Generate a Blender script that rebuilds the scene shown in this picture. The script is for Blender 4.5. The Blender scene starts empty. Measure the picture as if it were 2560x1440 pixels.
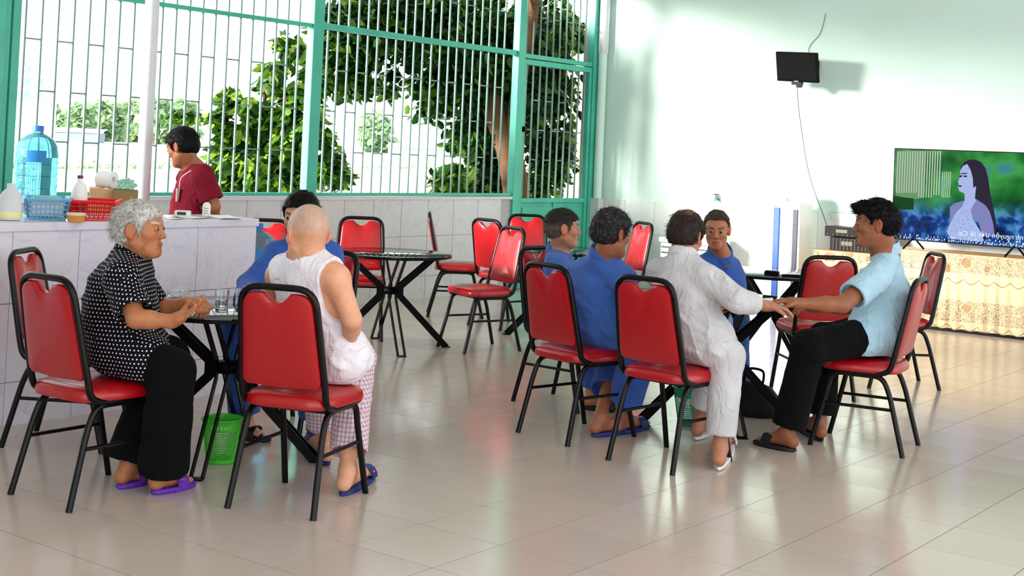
import bpy, bmesh, math, random
import numpy as np
from mathutils import Vector, Matrix

PI = math.pi
random.seed(7)
SC = bpy.context.scene
COL = SC.collection

# ------------------------------------------------------------------ camera
FPX, CXP, CYP = 3405.66, 1280.0, 272.32
YAW, PIT, ROL, CH = -0.6465, 0.031, 0.0435, 1.504


def cam_axes():
    cy, sy = math.cos(YAW), math.sin(YAW)
    w = Vector((sy * math.cos(PIT), cy * math.cos(PIT), math.sin(PIT)))
    r = Vector((cy, -sy, 0))
    u = r.cross(w)
    r2 = math.cos(ROL) * r + math.sin(ROL) * u
    u2 = -math.sin(ROL) * r + math.cos(ROL) * u
    return r2, u2, w


CR, CU, CW = cam_axes()
FH = Vector((math.sin(YAW), math.cos(YAW), 0))      # level forward
RH = Vector((math.cos(YAW), -math.sin(YAW), 0))     # level right


def at(u, v, t):
    """world point measured from the photograph at depth t"""
    return Vector((0, 0, CH)) + (CW + (u - CXP) / FPX * CR - (v - CYP) / FPX * CU) * t


cd = bpy.data.cameras.new('camera')
cam = bpy.data.objects.new('camera', cd)
COL.objects.link(cam)
cam.matrix_world = Matrix(((CR.x, CU.x, -CW.x, 0), (CR.y, CU.y, -CW.y, 0), (CR.z, CU.z, -CW.z, CH), (0, 0, 0, 1)))
cd.sensor_fit = 'HORIZONTAL'
cd.sensor_width = 36
cd.lens = 36 * FPX / 2560
cd.shift_x = 0
cd.shift_y = -(720 - CYP) / 2560
cd.clip_start = 0.05
cd.clip_end = 600
SC.camera = cam

# ------------------------------------------------------------------ light
SC.view_settings.view_transform = 'Standard'
SC.view_settings.look = 'None'
SC.view_settings.gamma = 1
SC.view_settings.use_curve_mapping = False
SC.view_settings.exposure = 1.0
SC.cycles.use_denoising = True
SC.cycles.max_bounces = 8
SC.cycles.diffuse_bounces = 4
SC.cycles.glossy_bounces = 4
SC.cycles.transmission_bounces = 8
SC.cycles.transparent_max_bounces = 12
SC.cycles.sample_clamp_indirect = 6
SC.cycles.caustics_reflective = False
SC.cycles.caustics_refractive = False
wd = bpy.data.worlds.new('sky')
SC.world = wd
wd.use_nodes = True
bg = wd.node_tree.nodes['Background']
bg.inputs[0].default_value = (0.94, 0.97, 1.0, 1)
bg.inputs[1].default_value = 1.4
sd = bpy.data.lights.new('sun', 'SUN')
sd.energy = 7.5
sd.angle = math.radians(15)
sd.color = (1.0, 0.95, 0.86)
sun = bpy.data.objects.new('sun', sd)
COL.objects.link(sun)
sun.rotation_euler = Vector((-0.45, -0.88, 0.19)).to_track_quat('Z', 'Y').to_euler()
sun.location = (-12, 8, 9)

# ------------------------------------------------------------------ materials
MATS = {}


def lin(c):
    return tuple(((x / 12.92) if x <= 0.04045 else ((x + 0.055) / 1.055) ** 2.4) for x in c)


def rgb(r, g, b):
    return lin((r / 255, g / 255, b / 255)) + (1,)


class NT:
    def __init__(s, m):
        s.t = m.node_tree
        s.b = s.t.nodes['Principled BSDF']

    def n(s, typ, **kw):
        o = s.t.nodes.new(typ)
        for k, v in kw.items():
            setattr(o, k, v)
        return o

    def l(s, a, b):
        s.t.links.new(a, b)

    def math(s, op, a, b=None, c=None):
        o = s.n('ShaderNodeMath', operation=op)
        for i, x in enumerate((a, b, c)):
            if x is None:
                continue
            if isinstance(x, (int, float)):
                o.inputs[i].default_value = x
            else:
                s.l(x, o.inputs[i])
        return o.outputs[0]

    def mix(s, f, a, b):
        o = s.n('ShaderNodeMix', data_type='RGBA')
        for i, x in ((0, f), (6, a), (7, b)):
            if isinstance(x, (int, float)):
                o.inputs[i].default_value = x
            elif isinstance(x, tuple):
                o.inputs[i].default_value = x
            else:
                s.l(x, o.inputs[i])
        return o.outputs[2]

    def noise(s, scale, detail=3, vec=None, rough=.5, dist=0):
        o = s.n('ShaderNodeTexNoise')
        o.inputs['Scale'].default_value = scale
        o.inputs['Detail'].default_value = detail
        o.inputs['Roughness'].default_value = rough
        o.inputs['Distortion'].default_value = dist
        if vec is None:
            vec = s.obj()
        s.l(vec, o.inputs['Vector'])
        return o.outputs['Fac']

    def obj(s):
        if not hasattr(s, '_tc'):
            s._tc = s.n('ShaderNodeTexCoord')
        return s._tc.outputs['Object']

    def scale(s, v, sx, sy, sz):
        o = s.n('ShaderNodeMapping')
        o.inputs['Scale'].default_value = (sx, sy, sz)
        s.l(v, o.inputs['Vector'])
        return o.outputs[0]

    def bump(s, h, strength=.3, dist=.01):
        o = s.n('ShaderNodeBump')
        o.inputs['Strength'].default_value = strength
        o.inputs['Distance'].default_value = dist
        s.l(h, o.inputs['Height'])
        s.l(o.outputs[0], s.b.inputs['Normal'])

    def ramp(s, f, stops):
        o = s.n('ShaderNodeValToRGB')
        e = o.color_ramp.elements
        while len(e) < len(stops):
            e.new(.5)
        for i, (p, c) in enumerate(stops):
            e[i].position = p
            e[i].color = c
        s.l(f, o.inputs[0])
        return o.outputs[0]


def mat(name, col=(0.8, 0.8, 0.8, 1), rough=.5, metal=0, spec=.5, var=0, vscale=8, bump=0, bscale=60, emit=None, es=1,
        trans=0, ior=1.45, alpha=1, coat=0, sss=0, sheen=0):
    m = bpy.data.materials.new(name)
    m.use_nodes = True
    t = NT(m)
    b = t.b
    b.inputs['Base Color'].default_value = col
    b.inputs['Roughness'].default_value = rough
    b.inputs['Metallic'].default_value = metal
    b.inputs['Specular IOR Level'].default_value = spec
    b.inputs['IOR'].default_value = ior
    b.inputs['Transmission Weight'].default_value = trans
    b.inputs['Alpha'].default_value = alpha
    b.inputs['Coat Weight'].default_value = coat
    b.inputs['Sheen Weight'].default_value = sheen
    if sss:
        b.inputs['Subsurface Weight'].default_value = sss
        b.inputs['Subsurface Radius'].default_value = (.02, .008, .004)
        b.inputs['Subsurface Scale'].default_value = .3
    if emit:
        b.inputs['Emission Color'].default_value = emit
        b.inputs['Emission Strength'].default_value = es
    if var:
        f = t.noise(vscale, 4)
        d = tuple(max(0, c * (1 - var)) for c in col[:3]) + (1,)
        e = tuple(min(1, c * (1 + var)) for c in col[:3]) + (1,)
        t.l(t.ramp(f, [(.3, d), (.7, e)]), b.inputs['Base Color'])
    if bump:
        t.bump(t.noise(bscale, 4), bump)
    MATS[name] = m
    return m


M = MATS
mat('black_paint', rgb(6, 6, 7), .3, spec=.28)
mat('black_metal', rgb(6, 6, 7), .42, spec=.12)
mat('red_vinyl', rgb(168, 6, 18), .34, spec=.5, var=.1, vscale=4, bump=.08, bscale=220, coat=.3)
mat('teal_paint', rgb(72, 182, 158), .4, var=.12, vscale=3, coat=.1)
mat('bar_paint', rgb(116, 148, 142), .35, metal=.1, var=.2, vscale=2)
mat('mint_wall', rgb(218, 243, 235), .6, var=.03, vscale=1.2, bump=.04, bscale=40)
mat('ceiling_paint', rgb(236, 238, 236), .8, var=.02)
mat('white_plastic', rgb(240, 240, 238), .35)
mat('white_pipe', rgb(214, 214, 220), .4, var=.04)
mat('grout', rgb(60, 55, 50), .9, spec=.1)
mat('wall_grout', rgb(178, 178, 180), .8)
mat('purple', rgb(96, 40, 170), .6, var=.25, vscale=40, bump=.4, bscale=90)
mat('wood', rgb(196, 140, 90), .5, var=.15, vscale=6)
mat('carton', rgb(214, 168, 120), .7, var=.06)
mat('carton_dark', rgb(140, 116, 70), .7, var=.1)
mat('paper', rgb(246, 246, 244), .6)
mat('clear_plastic', (0.95, 0.98, 1, 1), .05, trans=.92, ior=1.2)


def m_glass(name, col, rough=.02, trans=1.0, ior=1.45):
    return mat(name, col, rough, trans=trans, ior=ior)


m_glass('glass', (0.97, 1, .99, 1))
m_glass('water', (0.93, 0.98, 1, 1), 0.0, ior=1.33)


def mk_table_glass():
    m = mat('table_glass', rgb(120, 124, 132), .06)
    t = NT(m)
    tr = t.n('ShaderNodeBsdfTransparent')
    tr.inputs[0].default_value = (.36, .38, .42, 1)
    gl = t.n('ShaderNodeBsdfGlossy')
    gl.inputs['Roughness'].default_value = .03
    fr = t.n('ShaderNodeFresnel')
    fr.inputs[0].default_value = 1.7
    mx = t.n('ShaderNodeMixShader')
    t.l(fr.outputs[0], mx.inputs[0])
    t.l(tr.outputs[0], mx.inputs[1])
    t.l(gl.outputs[0], mx.inputs[2])
    out = [n for n in t.t.nodes if n.type == 'OUTPUT_MATERIAL'][0]
    t.l(mx.outputs[0], out.inputs[0])


mk_table_glass()


def mk_bottle_blue():
    m = mat('bottle_blue', rgb(90, 196, 232), .08, trans=.75, ior=1.15)
    t = NT(m)
    f = t.noise(9, 3, t.scale(t.obj(), 1, 1, 3))
    t.l(t.ramp(f, [(.3, rgb(96, 200, 236)), (.7, rgb(150, 226, 244))]), t.b.inputs['Base Color'])


mk_bottle_blue()


def mk_floor():
    m = mat('floor_tile', rgb(196, 188, 176), .17, spec=.6)
    t = NT(m)
    n1 = t.noise(1.1, 2)
    n2 = t.noise(26, 5, rough=.7)
    inf = t.n('ShaderNodeObjectInfo')
    c = t.mix(t.math('MULTIPLY', n2, .5), rgb(194, 178, 167), rgb(206, 190, 178))
    c = t.mix(t.math('MULTIPLY', n1, .5), c, rgb(192, 180, 166))
    c = t.mix(t.math('MULTIPLY', inf.outputs['Random'], .35), c, rgb(212, 197, 186))
    t.l(c, t.b.inputs['Base Color'])
    w = t.noise(2.2, 3, t.scale(t.obj(), 1, 1, 1))
    t.l(t.math('ADD', t.math('MULTIPLY', w, .12), .10), t.b.inputs['Roughness'])
    t.bump(t.noise(1.6, 2), .06, .02)


mk_floor()


def mk_marble(name, base, vein, rough=.25):
    m = mat(name, base, rough, spec=.5)
    t = NT(m)
    geo = t.n('ShaderNodeNewGeometry')
    f = t.noise(2.4, 8, geo.outputs['Position'], .62, 1.4)
    v = t.math('ABSOLUTE', t.math('SUBTRACT', f, .5))
    v = t.math('SUBTRACT', 1, t.math('MINIMUM', t.math('MULTIPLY', v, 40), 1))
    g = t.noise(3, 3, geo.outputs['Position'])
    c = t.mix(t.math('MULTIPLY', v, t.math('MULTIPLY', g, .8)), base, vein)
    t.l(c, t.b.inputs['Base Color'])


mk_marble('counter_marble', rgb(226, 221, 232), rgb(196, 188, 208))
mk_marble('wall_marble', rgb(212, 212, 216), rgb(186, 184, 190))
mk_marble('wall_tile_white', rgb(228, 234, 232), rgb(214, 220, 218))


def add_stripe_white(name, c1, c2, sc):
    m = mat(name, c1, .6)
    t = NT(m)
    wv = t.n('ShaderNodeTexWave')
    wv.inputs['Scale'].default_value = sc
    t.l(t.obj(), wv.inputs['Vector'])
    t.l(t.mix(wv.outputs['Fac'], c1, c2), t.b.inputs['Base Color'])


# ------------------------------------------------------------------ mesh helpers
def new_obj(name, verts, faces, m=None, parent=None, smooth=False, loc=None):
    me = bpy.data.meshes.new(name)
    me.from_pydata([tuple(v) for v in verts], [], faces)
    me.update()
    if smooth:
        me.polygons.foreach_set('use_smooth', [True] * len(me.polygons))
    o = bpy.data.objects.new(name, me)
    COL.objects.link(o)
    if m is not None:
        me.materials.append(M[m] if isinstance(m, str) else m)
    if parent is not None:
        o.parent = parent
    if loc is not None:
        o.location = loc
    return o


class B:
    """collects shapes that become one mesh"""

    def __init__(s):
        s.v = []
        s.f = []

    def add(s, vs, fs):
        n = len(s.v)
        s.v += [tuple(v) for v in vs]
        s.f += [tuple(i + n for i in f) for f in fs]
        return s

    def box(s, x0, x1, y0, y1, z0, z1, bev=0):
        if bev:
            return s.rbox(x0, x1, y0, y1, z0, z1, bev)
        vs = [(x, y, z) for z in (z0, z1) for y in (y0, y1) for x in (x0, x1)]
        return s.add(vs, [(0, 2, 3, 1), (4, 5, 7, 6), (0, 1, 5, 4), (2, 6, 7, 3), (0, 4, 6, 2), (1, 3, 7, 5)])

    def rbox(s, x0, x1, y0, y1, z0, z1, b):
        bm = bmesh.new()
        bmesh.ops.create_cube(bm, size=1)
        for v in bm.verts:
            v.co = Vector(((x0 + x1) / 2 + v.co.x * (x1 - x0), (y0 + y1) / 2 + v.co.y * (y1 - y0), (z0 + z1) / 2 + v.co.z * (z1 - z0)))
        bmesh.ops.bevel(bm, geom=bm.edges[:], offset=b, segments=2, affect='EDGES', profile=.5)
        bm.verts.index_update()
        s.add([v.co[:] for v in bm.verts], [tuple(v.index for v in f.verts) for f in bm.faces])
        bm.free()
        return s

    def tube(s, pts, r, n=8, closed=False, caps=True):
        pts = [Vector(p) for p in pts]
        m = len(pts)
        rr = r if isinstance(r, (list, tuple)) else [r] * m
        rings = []
        prev = None
        for i, p in enumerate(pts):
            if closed:
                t = pts[(i + 1) % m] - pts[i - 1]
            else:
                t = pts[min(i + 1, m - 1)] - pts[max(i - 1, 0)]
            if t.length < 1e-9:
                t = Vector((0, 0, 1))
            t.normalize()
            if prev is None:
                a = Vector((0, 0, 1)) if abs(t.z) < .9 else Vector((1, 0, 0))
                e1 = t.cross(a).normalized()
            else:
                e1 = (prev - t * prev.dot(t)).normalized()
            e2 = t.cross(e1)
            prev = e1
            rings.append([p + e1 * (rr[i] * math.cos(2 * PI * k / n)) + e2 * (rr[i] * math.sin(2 * PI * k / n)) for k in range(n)])
        vs = [v for ring in rings for v in ring]
        fs = []
        for i in range(m if closed else m - 1):
            j = (i + 1) % m
            for k in range(n):
                fs.append((i * n + k, i * n + (k + 1) % n, j * n + (k + 1) % n, j * n + k))
        if caps and not closed:
            fs.append(tuple(range(n - 1, -1, -1)))
            fs.append(tuple((m - 1) * n + k for k in range(n)))
        return s.add(vs, fs)

    def lathe(s, prof, c=(0, 0, 0), n=24, caps=True):
        vs, fs = [], []
        m = len(prof)
        for r, z in prof:
            for k in range(n):
                vs.append((c[0] + r * math.cos(2 * PI * k / n), c[1] + r * math.sin(2 * PI * k / n), c[2] + z))
        for i in range(m - 1):
            for k in range(n):
                fs.append((i * n + k, i * n + (k + 1) % n, (i + 1) * n + (k + 1) % n, (i + 1) * n + k))
        if caps:
            fs.append(tuple(range(n - 1, -1, -1)))
            fs.append(tuple((m - 1) * n + k for k in range(n)))
        return s.add(vs, fs)

    def strip(s, pts, normal, width, thick):
        """flat bar following pts in a plane with given normal (thickness along normal)"""
        nrm = Vector(normal).normalized()
        pts = [Vector(p) for p in pts]
        vs, fs = [], []
        m = len(pts)
        for i, p in enumerate(pts):
            if i == 0:
                t = (pts[1] - pts[0]).normalized(); k = 1
            elif i == m - 1:
                t = (pts[-1] - pts[-2]).normalized(); k = 1
            else:
                a = (pts[i] - pts[i - 1]).normalized()
                b = (pts[i + 1] - pts[i]).normalized()
                t = (a + b).normalized()
                k = 1 / max(.5, t.dot(b))
            side = nrm.cross(t).normalized() * width / 2 * k
            for q in (side, -side):
                for w in (thick / 2, -thick / 2):
                    vs.append(p + q + nrm * w)
        for i in range(m - 1):
            a, b = i * 4, i * 4 + 4
            for x, y in ((0, 1), (1, 3), (3, 2), (2, 0)):
                fs.append((a + x, a + y, b + y, b + x))
        fs.append((0, 2, 3, 1))
        e = (m - 1) * 4
        fs.append((e, e + 1, e + 3, e + 2))
        return s.add(vs, fs)

    def obj(s, name, m, parent=None, smooth=False, loc=None):
        return new_obj(name, s.v, s.f, m, parent, smooth, loc)


def auto(o, ang=35):
    """smooth shading with sharp edges above ang"""
    me = o.data
    bm = bmesh.new()
    bm.from_mesh(me)
    bmesh.ops.recalc_face_normals(bm, faces=bm.faces)
    for f in bm.faces:
        f.smooth = True
    for e in bm.edges:
        if len(e.link_faces) == 2 and e.calc_face_angle(0) > math.radians(ang):
            e.smooth = False
    bm.to_mesh(me)
    bm.free()
    return o


def cat(pts, n=6, closed=False):
    pts = [Vector(p) for p in pts]
    out = []
    m = len(pts)
    rng = range(m) if closed else range(m - 1)
    for i in rng:
        if closed:
            a, b, c, d = pts[i - 1], pts[i], pts[(i + 1) % m], pts[(i + 2) % m]
        else:
            a, b, c, d = pts[max(i - 1, 0)], pts[i], pts[i + 1], pts[min(i + 2, m - 1)]
        for k in range(n):
            t = k / n
            out.append(.5 * ((2 * b) + (c - a) * t + (2 * a - 5 * b + 4 * c - d) * t * t + (3 * b - a - 3 * c + d) * t ** 3))
    if not closed:
        out.append(pts[-1])
    return out


def fillet(pts, r, n=5):
    pts = [Vector(p) for p in pts]
    rs = r if isinstance(r, (list, tuple)) else [r] * len(pts)
    out = [pts[0]]
    for i in range(1, len(pts) - 1):
        a, b, c = pts[i - 1], pts[i], pts[i + 1]
        d1, d2 = (a - b), (c - b)
        q = min(rs[i], d1.length * .49, d2.length * .49)
        p0, p2 = b + d1.normalized() * q, b + d2.normalized() * q
        for k in range(n + 1):
            t = k / n
            out.append((1 - t) ** 2 * p0 + 2 * t * (1 - t) * b + t * t * p2)
    out.append(pts[-1])
    return out


def empty(name, label, cat_, loc=(0, 0, 0), rz=0, group=None):
    o = bpy.data.objects.new(name, None)
    COL.objects.link(o)
    o.empty_display_size = .1
    o.location = loc
    o.rotation_euler = (0, 0, rz)
    o['label'] = label
    o['category'] = cat_
    if group:
        o['group'] = group
    return o


def tag(o, label, cat_, group=None):
    o['label'] = label
    o['category'] = cat_
    if group:
        o['group'] = group
    return o


def struct(o):
    o['kind'] = 'structure'
    return o


def sempty(name):
    o = bpy.data.objects.new(name, None)
    COL.objects.link(o)
    o['kind'] = 'structure'
    return o


def dup(root, loc, rz, label, group=None):
    r = root.copy()
    COL.objects.link(r)
    r.location = loc
    r.rotation_euler = (0, 0, rz)
    r['label'] = label
    if group:
        r['group'] = group
    for ch in list(root.children):
        c = ch.copy()
        COL.objects.link(c)
        c.parent = r
        for g in list(ch.children):
            d = g.copy()
            COL.objects.link(d)
            d.parent = c
    return r

# ================================================================== THE ROOM
XW, YW = -8.87, 13.46          # grille wall plane, television wall plane
ZC = 3.9

# ---- floor
fl = struct(B().box(XW - .1, 3.0, -1.0, YW + .1, -.12, -.001).obj('floor', 'grout'))
TS = .4
OX, OY = -8.8546 * TS, 11.5205 * TS
tl = B().box(-.1984, .1984, -.1984, .1984, -.012, 0)
cells = []
i0 = int(math.floor((XW - OX) / TS)) - 1
for i in range(i0, i0 + 32):
    for j in range(-14, 24):
        x, y = OX + (i + .5) * TS, OY + (j + .5) * TS
        if x - .2 < XW or y + .2 > YW + .05 or y < -.8 or x > 2.8:
            continue
        d = Vector((x, y, 0)) - Vector((0, 0, CH))
        z = d.dot(CW)
        vis = False
        if z > .5:
            px, py = CXP + FPX * d.dot(CR) / z, CYP - FPX * d.dot(CU) / z
            vis = -200 < px < 2760 and -100 < py < 1640
        cells.append((0 if vis else 1, z, x, y))
cells.sort()
tile0 = None
rest = B()
for k, (h, z, x, y) in enumerate(cells):
    if k < 300:
        if tile0 is None:
            tile0 = tl.obj('tile', 'floor_tile', fl, loc=(x, y, 0))
        else:
            t = tile0.copy()
            COL.objects.link(t)
            t.location = (x, y, 0)
    else:
        rest.add([(a + x, b + y, c) for a, b, c in tl.v], tl.f)
ro = rest.obj('tile', 'floor_tile', fl)
ro['kind'] = 'stuff'
# cut strip of tile against the grille wall
strip = B()
for j in range(-14, 24):
    y = OY + (j + .5) * TS
    xs = min(c[2] for c in cells) - .2
    if y + .2 < YW + .05 and y > -.8:
        strip.box(XW, xs - .0015, y - .1985, y + .1985, -.01, 0)
so = strip.obj('tile', 'floor_tile', fl)
so['kind'] = 'stuff'

# ---- television wall
wb = struct(B().box(XW - .12, 3.0, YW, YW + .15, 0, ZC + .3).obj('wall_back', 'mint_wall'))
sk = B()
n = 0
for i in range(30):
    x = XW + .02 + .4 * i
    if x > 2.6:
        break
    for z0, z1 in ((0, .22), (.223, .62), (.623, 1.0)):
        if x < -3.0:
            B().box(x, x + .397, YW - .012, YW, z0, z1).obj('tile', 'wall_tile_white', wb)
        else:
            sk.box(x, x + .397, YW - .012, YW, z0, z1)
o = sk.obj('tile', 'wall_tile_white', wb)
o['kind'] = 'stuff'

# ---- grille wall: low tiled parapet
wl = struct(B().box(XW - .14, XW, -1, 11.80, 0, 1.0).box(XW - .14, XW, 13.30, YW + .1, 0, ZC + .3).box(XW - .14, XW, -1, YW, 3.55, ZC + .3).box(XW - .14, XW, -1, 2.3, 1.0, ZC).obj('wall_left', 'wall_grout'))  # solid near section is unseen, added to keep sun off the foreground
t0 = None
for i in range(24):
    y = 2.42 + .4 * i + .004
    if y > 11.6:
        break
    y1 = min(y + .394, 11.80)
    for z0, z1 in ((0, .22), (.224, .62), (.624, .985)):
        B().box(XW, XW + .01, y, y1, z0, z1).obj('tile', 'wall_marble', wl)
B().box(XW - .15, XW + .025, 2.4, 11.80, .985, 1.015).obj('sill', 'white_pipe', wl)

struct(B().box(XW - .14, -3.0, -1.15, -1, 0, ZC + .3).obj('wall_sunblock', 'mint_wall'))  # unseen wall added to block low sun from the near floor
# ---- ceiling, with an unseen eave sized to limit incoming sun
struct(B().box(XW - .6, 3.0, -1, YW + .1, ZC, ZC + .15).obj('ceiling', 'ceiling_paint'))

# ---- window grilles and door
def bar(parent, y, z0, z1, name='bar'):
    key = round(z1 - z0, 3)
    if key not in bar.cache:
        bar.cache[key] = B().tube([(0, 0, 0), (0, 0, key)], .0105, 8)
        o = bar.cache[key].obj(name, 'bar_paint', parent, True, (XW - .03, y, z0))
        bar.cache[key] = o
        auto(o)
    else:
        o = bar.cache[key].copy()
        o.name = name
        COL.objects.link(o)
        o.parent = parent
        o.location = (XW - .03, y, z0)
    return o


bar.cache = {}


def rung(parent, y0, y1, z):
    B().box(XW - .036, XW - .024, y0 + .009, y1 - .009, z - .006, z + .006).obj('rung', 'bar_paint', parent)


def fr(parent, y0, y1, z0, z1, name='frame', x0=-.055, x1=.01, bev=.006):
    return B().box(XW + x0, XW + x1, y0, y1, z0, z1, bev).obj(name, 'teal_paint', parent)


def grille(parent, ys, z0, z1, levels, start=0):
    for y in ys:
        bar(parent, y, z0, z1)
    for i in range(len(ys) - 1):
        for k, z in enumerate(levels):
            if (i + start) % 2 == k % 2:
                rung(parent, ys[i], ys[i + 1], z)


w1 = sempty('window_1')
fr(w1, 5.30, 5.50, 1.015, 3.5, 'post', -.06, .04)
fr(w1, 5.505, 5.60, 1.015, 3.5, 'post', -.05, .06)
fr(w1, 5.605, 5.66, 1.015, 3.5, 'post', -.06, .03)
fr(w1, 5.665, 5.73, 1.015, 3.5, 'post', -.06, .045)
fr(w1, 5.73, 8.70, 1.02, 1.05, 'rail')
fr(w1, 5.73, 8.70, 2.545, 2.58, 'rail')
fr(w1, 5.73, 8.70, 3.46, 3.5, 'rail')
ys = [5.81 + .138 * i for i in range(21)]
ys = [y for y in ys if y < 8.68]
grille(w1, ys, 1.05, 2.545, (2.18, 1.80, 1.425), 0)
grille(w1, ys, 2.58, 3.46, (3.00,), 0)
w2 = sempty('window_2')
fr(w2, 8.70, 8.83, 1.015, 3.5, 'post', -.06, .03)
fr(w2, 8.83, 11.80, 1.02, 1.05, 'rail')
fr(w2, 8.83, 11.80, 2.545, 2.60, 'rail')
fr(w2, 8.83, 11.80, 3.46, 3.5, 'rail')
ys = [8.94 + .1335 * i for i in range(21)]
grille(w2, ys, 1.05, 2.545, (2.18, 1.80, 1.425), 1)
grille(w2, ys, 2.60, 3.46, (3.00,), 1)
w3 = sempty('window_3')
fr(w3, 11.80, 11.915, 0, 3.5, 'post', -.06, .03)
fr(w3, 13.27, 13.36, 0, 3.5, 'post', -.06, .03)
fr(w3, 11.915, 13.27, 2.53, 2.58, 'rail')
fr(w3, 11.915, 13.27, 3.46, 3.5, 'rail')
ys = [12.0 + .128 * i for i in range(10)]
grille(w3, ys, 2.58, 3.46, (3.005,), 0)
d1 = sempty('door_1')
fr(d1, 11.925, 11.975, .01, 2.52, 'stile', -.045, .012)
fr(d1, 13.215, 13.265, .01, 2.52, 'stile', -.045, .012)
fr(d1, 11.975, 13.215, 2.46, 2.52, 'rail', -.045, .012)
fr(d1, 11.975, 13.215, .945, .995, 'rail', -.045, .012)
fr(d1, 11.975, 13.215, .01, .07, 'rail', -.045, .012)
fr(d1, 11.975, 13.215, .07, .945, 'panel', -.035, -.015, 0)
for a, b in ((12.02, 12.60), (12.66, 13.17)):
    p = fr(d1, a, b, .13, .90, 'panel', -.02, .0, .008)
fr(d1, 12.60, 12.66, .07, .945, 'stile', -.02, .008)
ys = [12.03 + .1275 * i for i in range(10)]
grille(d1, ys, .995, 2.46, (2.08, 1.75, 1.42), 1)
B().box(XW + .012, XW + .05, 11.93, 11.975, 1.72, 1.78, .004).obj('latch', 'black_metal', d1)
B().tube([(XW + .03, 11.94, 1.75), (XW + .03, 12.06, 1.75)], .007).obj('bolt', 'bar_paint', d1)

# white rain pipe in the corner
pp = empty('drain_pipe', 'white vertical drain pipe running up the corner beside the green gate', 'pipe', (XW + .08, YW - .085, 0))
auto(B().tube([(0, 0, 0), (0, 0, 2.72)], .052, 16).obj('pipe', 'mint_wall', pp, True))
auto(B().tube([(0, 0, 2.70), (0, 0, ZC - .002)], .062, 16).obj('pipe_sleeve', 'white_pipe', pp, True))
B().box(-.07, .06, -.06, .058, 0, 1.0, .004).obj('pipe_casing', 'wall_marble', pp)

# grey steel column between counter and grille
pc = at(366, 300, 9.0)
col_ = empty('steel_column', 'thick pale grey round post standing between counter and window grille', 'column', (pc.x, pc.y, 0))
auto(B().tube([(0, 0, 0), (0, 0, ZC)], .047, 24).obj('shaft', 'white_pipe', col_, True))
B().box(-.09, .09, -.09, .09, 0, .012).obj('base_plate', 'white_pipe', col_)

# ---- counter
ct = empty('counter', 'white marble tiled serving counter with books and baskets on top', 'counter', (-6.18, 5.68, 0))
cb = B()
cb.box(-.42, -.012, -3.6, -.012, 0, .985)
cb.box(-2.62, -.42, -3.6, -1.12, 0, .985)
cb.obj('core', 'wall_grout', ct)
B().box(-.44, .012, -3.62, .008, .985, 1.03, .004).box(-2.64, -.435, -3.62, -1.10, .985, 1.03, .004).obj('worktop', 'counter_marble', ct)
for j in range(9):
    y1 = -.006 - .4 * j - (.045 if j else 0)
    y0 = -.451 - .4 * j + .004
    if j:
        y0, y1 = -.451 - .4 * j + .004, -.451 - .4 * (j - 1)
    for z0, z1 in ((0, .218), (.222, .618), (.622, .984)):
        B().box(-.012, 0, y0, y1, z0, z1).obj('tile', 'counter_marble', ct)
for x0, x1 in ((-.42, -.002),):
    for z0, z1 in ((0, .218), (.222, .618), (.622, .984)):
        B().box(x0, x1, -.012, 0, z0, z1).obj('tile', 'counter_marble', ct)

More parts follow.
